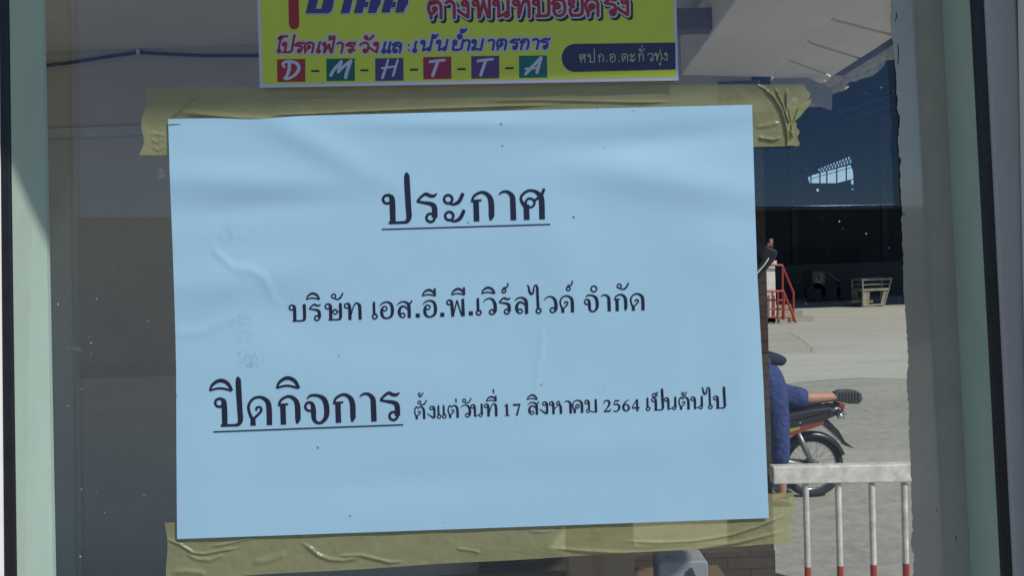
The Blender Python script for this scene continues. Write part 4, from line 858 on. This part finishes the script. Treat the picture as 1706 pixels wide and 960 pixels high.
# bits of folded, shiny tape at the crumpled right end
fold = bpy.data.objects['packing_tape']
bm = BM()
for pts, d in (([(1311, 206), (1327, 203), (1328, 243), (1312, 241)], .0022), ([(1313, 178), (1331, 176), (1324, 204), (1318, 206)], .0018), ([(1331, 176), (1352, 163), (1351, 172), (1333, 194), (1322, 204)], .0030)):
    prism(bm, [P(x, y, YP - d) for x, y in pts], (0, .0004, 0))
o = obj('folded_end', bm, M['tape'], fold); bevel(o, .0002)

# ------------------------------------------------------------------ the pale blue notice
GA = [(520, 235, 130, 26, 28, .0016), (380, 300, 170, 28, 2, .0020), (430, 345, 150, 24, -6, -.0012), (380, 470, 120, 34, -8, .0019), (470, 520, 60, 40, 30, -.0010), (1080, 235, 200, 24, -6, -.0014), (1120, 300, 160, 34, 8, .0022), (1200, 420, 60, 70, 20, .0016),
      (760, 205, 160, 16, 0, .0012), (600, 640, 250, 60, 5, .0012), (1000, 760, 240, 50, -12, .0012), (1130, 560, 60, 130, 14, .0010), (760, 800, 300, 34, -4, -.0010), (330, 780, 60, 120, 4, .0010), (930, 430, 60, 120, -20, .0010), (1240, 640, 40, 150, 0, .0012)]
GA = [(a, b, c, d, math.cos(R(e)), math.sin(R(e)), f) for a, b, c, d, e, f in GA]
PA = 0.95
CREASE = [(.0005, 7, [(352, 415), (372, 430), (386, 444), (392, 448)]), (.0005, 10, [(386, 446), (420, 450), (446, 466), (450, 472)]), (.0003, 9, [(446, 466), (452, 490), (462, 512)]), (.0005, 3, [(905, 545), (900, 600), (890, 660)]), (.0005, 12, [(282, 560), (340, 552), (400, 520)])]
def paper_h(x, y):
    h = 0
    for cx, cy, sx, sy, c, s_, a in GA:
        dx, dy = x - cx, y - cy; u = (dx * c + dy * s_) / sx; v = (-dx * s_ + dy * c) / sy
        q = u * u + v * v
        if q < 9: h += PA * a * math.exp(-q)
    return h + 0.6 * wrinkle_h((x, y), CREASE)
BASE = 0.0031
def on_paper(x, y, lift=0.0): return P(x, y, YP - BASE - paper_h(x, y) - 0.00025 - lift)
XL = [(0, 280), (.14, 283), (.32, 288), (.5, 292), (.6, 293.5), (.8, 294), (1, 295)]; XR = [(0, 1253), (.25, 1258), (.42, 1262), (.68, 1272), (1, 1281)]
notice = None
bm = BM(); nx, ny = 220, 160; grid = []
for j in range(ny + 1):
    v = j / ny; row = []
    for i in range(nx + 1):
        u = i / nx; x = lerp(pw(XL, v), pw(XR, v), u)
        yt = lerp(198, 174, u) + 4 * math.exp(-((u - .15) / .05) ** 2); yb = lerp(899, 864, u)
        y = lerp(yt, yb, v); row.append(bm.verts.new(P(x, y, YP - BASE - paper_h(x, y))))
    grid.append(row)
for j in range(ny):
    for i in range(nx): bm.faces.new((grid[j][i], grid[j][i + 1], grid[j + 1][i + 1], grid[j + 1][i]))
notice = obj('notice', bm, M['paper'], smooth=True)
tag(notice, 'large pale blue paper notice with bold dark Thai lettering, taped to the glass', 'notice')

def line(ik, items, sc, off, base, u, slope):     # items: (glyph, x) in an enlarged crop; base(x) its baseline there
    for it in items:
        g, x = it[0], it[1]; y = it[2] if len(it) > 2 else base(x)
        ik.glyph(g, off[0] + x * sc, off[1] + y * sc, u, slope)
ik = Ink(); bl_ = lambda x: 505 - (x - 185) * .0313
line(ik, [('ป', 185), ('ร', 463), ('ะ', 680), ('ก', 903), ('า', 1130), ('ศ', 1303)], .2052, (600, 270), bl_, .4925, .031)
ik.stroke([(636, 382.2, 2.1), (917, 373.8, 2.1)]); ik.build('heading', M['ink_navy'], notice, on_paper)
ik = Ink(); b1 = lambda x: 421 - (x - 68) * .0326
line(ik, [('บ', 68), ('ร', 250), ('ิ', 220, 222), ('ษ', 398), ('ั', 452, 222), ('ท', 578), ('เ', 828), ('อ', 895), ('ส', 1055), ('.', 1225), ('อ', 1290), ('ี', 1284, 190), ('.', 1450), ('พ', 1515), ('ี', 1552, 180)], .1817, (470, 460), b1, .2817, .032)
b2 = lambda x: 362 - (x - 40) * .030
line(ik, [('.', 6), ('เ', 75), ('ว', 138), ('ิ', 122, 168), ('ร', 285), ('์', 305, 162), ('ล', 425), ('ไ', 545), ('ว', 695), ('ด', 838), ('์', 895, 142), ('จ', 1068), ('ํ', 1153, 118), ('า', 1220), ('ก', 1340), ('ั', 1365, 130), ('ด', 1485)], .1817, (780, 460), b2, .2817, .030)
ik.build('company_line', M['ink_navy'], notice, on_paper)
ik = Ink(); b3 = lambda x: 497 - (x - 92) * .0345
line(ik, [('ป', 90), ('ิ', 42, 213), ('ด', 352), ('ก', 603), ('ิ', 586, 192), ('จ', 822), ('ก', 1050), ('า', 1268), ('ร', 1432)], .2052, (340, 610), b3, .478, .034)
ik.stroke([(355.4, 720.2, 2.3), (672, 708.3, 2.3)]); ik.build('closing_line', M['ink_navy'], notice, on_paper)
ik = Ink(); b4 = lambda x: 422 - (x - 62) * .0385
line(ik, [('ต', 62), ('ั', 98, 282), ('้', 100, 200), ('ง', 193), ('แ', 296), ('ต', 402), ('่', 485, 252), ('ว', 535), ('ั', 552, 262), ('น', 640), ('ท', 780), ('ี', 793, 244), ('่', 866, 158), ('1', 970), ('7', 1065), ('ส', 1215), ('ิ', 1208, 226), ('ง', 1338), ('ห', 1440), ('า', 1590)], .1641, (680, 630), b4, .2133, .036)
b5 = lambda x: 347 - (x - 30) * .0307
line(ik, [('ค', 80), ('ม', 205), ('2', 385), ('5', 475), ('6', 570), ('4', 663), ('เ', 805), ('ป', 858), ('็', 860, 190), ('น', 985), ('ต', 1122), ('้', 1150, 185), ('น', 1245), ('ไ', 1352), ('ป', 1465)], .17, (940, 630), b5, .2133, .031)
ik.build('date_line', M['ink_navy'], notice, on_paper)
ik = Ink(); ik.stroke([(281, 207.6, 1.3), (292, 207.2, 1.0), (301, 206.6, .4)]); ik.build('pen_mark', M['ink_navy'], notice, on_paper)

# ------------------------------------------------------------------ yellow-green poster above
PY = YP - 0.0065
def on_poster(level): return lambda x, y, lift=0.0: P(x, y, PY - 0.00012 * level - lift * .4)
bm = BM(); out = [(433, 145.5), (1130.5, 133.5), (1117, -330), (419, -318)]
prism(bm, [P(x, y, PY) for x, y in out], (0, 0.0004, 0))
poster = obj('poster', bm, M['poster_edge']); tag(poster, 'glossy yellow-green printed poster with red and blue Thai lettering, above the pale blue notice', 'poster')
ik = Ink(); ik.poly([(437.5, 140), (1126, 128), (1113, -322), (424, -310)]); ik.build('printed_field', M['poster'], poster, on_poster(1))
def word(items, u, slant, width, grow, mat_, name, lvl, dx=0, dy=0, slope=.017, xs=1.0, caps=True):
    ik = Ink()
    for g, x, y in items:
        if g == ':':
            for k in (22, 72): ik.disc(x + dx + 14 * u, y + dy - k * u, 11 * u + grow / 2)
        else: ik.glyph(g, x + dx, y + dy, u, slope, slant, width, grow, 1.0, xs, caps)
    return ik.build(name, mat_, poster, on_poster(lvl))
def crop(items, sc, off, base): return [(it[0], off[0] + it[1] * sc, off[1] + (it[2] if len(it) > 2 else base(it[1])) * sc) for it in items]
w1 = crop([('โ', 70), ('ป', 122), ('ร', 275), ('ด', 385), ('เ', 545), ('ฝ', 590), ('้', 690, 150), ('า', 775), ('ร', 880), (':', 985), ('ว', 1045), ('ั', 1110, 150), ('ง', 1175)], .1407, (450, 45), lambda x: 300)
w2 = crop([('แ', 1320), ('ล', 1430), (':', 1625), ('เ', 1685)], .1407, (450, 45), lambda x: 303 - (x - 1300) * .02) + \
     crop([('น', 60), ('้', 205, 135), ('น', 245), ('ย', 430), ('ํ', 540, 110), ('้', 545, 68), ('า', 570), ('ม', 665), ('า', 860), ('ต', 960), ('ร', 1120), ('ก', 1240), ('า', 1385), ('ร', 1480)], .1407, (690, 45), lambda x: 278 - (x - 60) * .016)
for w, mm, nm in ((w1, 'ink_red', 'red_lettering'), (w2, 'ink_blue', 'blue_lettering')):
    word(w, .168, .22, 24, 5.5, M['ink_pale'], nm + '_outline', 2, xs=1.22); word(w, .168, .22, 24, 0, M[mm], nm, 3, xs=1.22)
w3 = crop([('ต', 60), ('า', 205), ('ง', 300), ('พ', 420), ('น', 580), ('ท', 740), ('บ', 895), ('อ', 1040), ('ย', 1165), ('ค', 1300), ('ร', 1460), ('ง', 1560)], .211, (700, 0), lambda x: 142 - (x - 60) * .0155)
word(w3, .285, 0, 19, 5.5, M['ink_black'], 'heading_shadow', 2, 3.6, 3.6); word(w3, .285, 0, 19, 5.0, M['ink_pale'], 'heading_outline', 3); word(w3, .285, 0, 19, 0, M['ink_red'], 'red_heading', 4)
def zt_(p): return [(470 + x * .1465, y * .1465) for x, y in p]
BL = [[(268, 148), (330, -130), (440, -130), (382, 95), (378, 148)], [(378, 148), (382, 95), (445, 95), (520, 148)], [(520, 148), (445, 95), (500, -130), (612, -130), (575, 80), (560, 125)], [(665, 150), (735, -130), (832, -130), (765, 145)]]
for dx in (0, 312):
    BL += [[(815 + dx, 146 - dx * .02), (885 + dx, -130), (985 + dx, -130), (912 + dx, 145 - dx * .02)], [(930 + dx, 80), (948 + dx, 15), (985 + dx, 15), (975 + dx, 78)], [(975 + dx, 145 - dx * .02), (1000 + dx, 15), (1030 + dx, -130), (1140 + dx, -130), (1118 + dx, 40), (1085 + dx, 92), (1072 + dx, 143 - dx * .02)]]
for k, (dx, dy, mm, nm) in enumerate(((9, 16, 'ink_green_shade', 'title_shadow'), (13, 13, 'ink_pale', 'title_outline'), (0, 0, 'ink_blue', 'blue_title'))):
    ik = Ink()
    for p in BL: ik.poly(zt_([(x + dx, y + dy) for x, y in p]))
    ik.build(nm, M[mm], poster, on_poster(2 + k))
ik = Ink(); ik.stroke([(490, 40, 17), (488, -40, 17)], True); ik.build('red_bar', M['ink_red'], poster, on_poster(3))
# D-M-H-T-T-A
SQ = [('D', 461.6, 508.4, 98.4, 136.3, 'ink_red'), ('M', 543.6, 591, 97.5, 134.7, 'ink_teal'), ('H', 625, 672, 96.7, 134.5, 'ink_indigo'), ('T', 705, 751.8, 94.6, 131.8, 'ink_crimson'), ('T', 785, 831.7, 93.1, 130.9, 'ink_purple'), ('A', 864.6, 911.4, 92.4, 129.6, 'ink_teal2')]
LET = {'D': [[(26, 66, 9), (20, 80, 9), (38, 90, 11), (66, 84, 12), (78, 64, 13), (68, 36, 12), (40, 14, 10), (26, 16, 9)], [(44, 82, 12), (42, 50, 13), (32, 18, 12)]],
       'M': [[(16, 26, 13), (28, 52, 12), (52, 86, 11)], [(52, 86, 13), (42, 40, 12)], [(42, 40, 10), (62, 66, 11), (86, 90, 12)], [(86, 90, 13), (74, 46, 13), (68, 16, 13)]],
       'H': [[(46, 92, 8), (38, 58, 9), (26, 14, 11)], [(80, 92, 8), (72, 58, 9), (64, 24, 10)], [(24, 56, 8), (74, 64, 8)]],
       'T': [[(24, 78, 10), (46, 82, 10), (76, 86, 10)], [(52, 80, 11), (42, 44, 12), (34, 16, 12)]],
       'A': [[(24, 18, 12), (48, 50, 12), (78, 90, 12)], [(78, 90, 13), (70, 52, 12), (64, 24, 12)], [(24, 40, 9), (44, 42, 9), (70, 46, 8)]]}
for ch_, x0, x1, y0, y1, mm in SQ:
    ik = Ink(); ik.poly([(x0 + .3, y1), (x1 + .3, y1 - .7), (x1, y0 - .7), (x0, y0)]); pt = ik.build('letter_square', M[mm], poster, on_poster(2))
    ik = Ink()
    for st in LET[ch_]: ik.stroke([(lerp(x0, x1, a / 100), lerp(y1, y0, b / 100) - .3, w * .44) for a, b, w in st], True)
    ik.build('letter', M['ink_pale'], pt, on_poster(3))
for x0, x1, y in ((518.5, 532, 118), (600.5, 613.7, 116.8), (683, 696.6, 115.7), (762, 775.6, 114.8), (841.7, 855.6, 113.2)): 
    ik = Ink(); ik.stroke([(x0, y, 3.2), (x1, y - .2, 3.2)]); ik.build('dash', M['ink_black'], poster, on_poster(3))
ik = Ink(); pts = [(1125.5, 115.3), (1125, 70.2)]
cx, cy, rr = 958, 96, 23.5
pts += [(cx + rr * math.cos(a) * .95, cy - rr * math.sin(a)) for a in [R(92 + 176 * k / 14) for k in range(15)]]
ik.poly(pts); pill = ik.build('name_panel', M['ink_dark'], poster, on_poster(2))
ik = Ink(); 
for it in crop([('ศ', 832), ('ป', 895), ('ก', 972), ('.', 1030), ('อ', 1056), ('.', 1122), ('ต', 1148), ('ะ', 1210), ('ก', 1272), ('ั', 1278, 385), ('่', 1300, 352), ('ว', 1342), ('ท', 1395), ('่', 1436, 385), ('ุ', 1432, 462), ('ง', 1455)], .2227, (780, 0), lambda x: 467 - (x - 832) * .02):
    ik.glyph(it[0], it[1], it[2], .138, .02, 0, 10, 0, 1.0, .92)
ik.build('panel_lettering', M['ink_cream'], pill, on_poster(3))

# ------------------------------------------------------------------ behind the photographer: a low building whose pale gutter mirrors in the glass
YO = -18.0
def mirror_z(px, py): return (lambda q: (q.x, q.z))(P(px, py, 2 * YP - YO))
opp = thing('opposite_building', (0, YO, 0), 'low dark building with a pale gutter, one end toned pale for its reflection, seen only as a reflection in the glass', 'building')
x0, z0 = mirror_z(-600, 372); x1, z1 = mirror_z(1586, 344); zm = 0.5 * (mirror_z(853, 355)[1] + z1)
xm = mirror_z(900, 355)[0]; zmid = lerp(z1, z0, (xm - x1) / (x0 - x1))
def oppwall(xa_, za_, xb_, zb2, mm): 
    bm = BM(); hexa(bm, [(xa_, YO, 0), (xb_, YO, 0), (xb_, YO - 4, 0), (xa_, YO - 4, 0), (xa_, YO, za_), (xb_, YO, zb2), (xb_, YO - 4, zb2), (xa_, YO - 4, za_)]); obj('wall', bm, mm, opp)
oppwall(x0, z0, xm, zmid, mat('pale_reflector_wall', (0.85, 0.80, 0.70), 0.8, noise=(0.6, 0.15))); oppwall(xm + .002, zmid, x1, z1, mat('grey_cladding', (0.16, 0.155, 0.15), 0.8, noise=(0.6, 0.3)))  # left wall toned pale to soften the step in its reflection
xg = mirror_z(1090, 350)[0]; zg = lerp(z1, z0, (xg - x1) / (x0 - x1)); bm = BM()
tube(bm, [(xg, YO + .07, zg), (x1 + .02, YO + .07, z1)], 0.06, 16); obj('gutter', bm, mat('shiny_gutter', (0.9, 0.9, 0.88), 0.38, metal=1.0), opp, smooth=True)
for k in range(5):
    bm = BM(); xx = lerp(x0, x1, (k + .5) / 5); box(bm, xx - .9, xx + .9, YO + .002, YO + .03, 0, 2.2); obj('shutter', bm, M['black_shed'], opp)
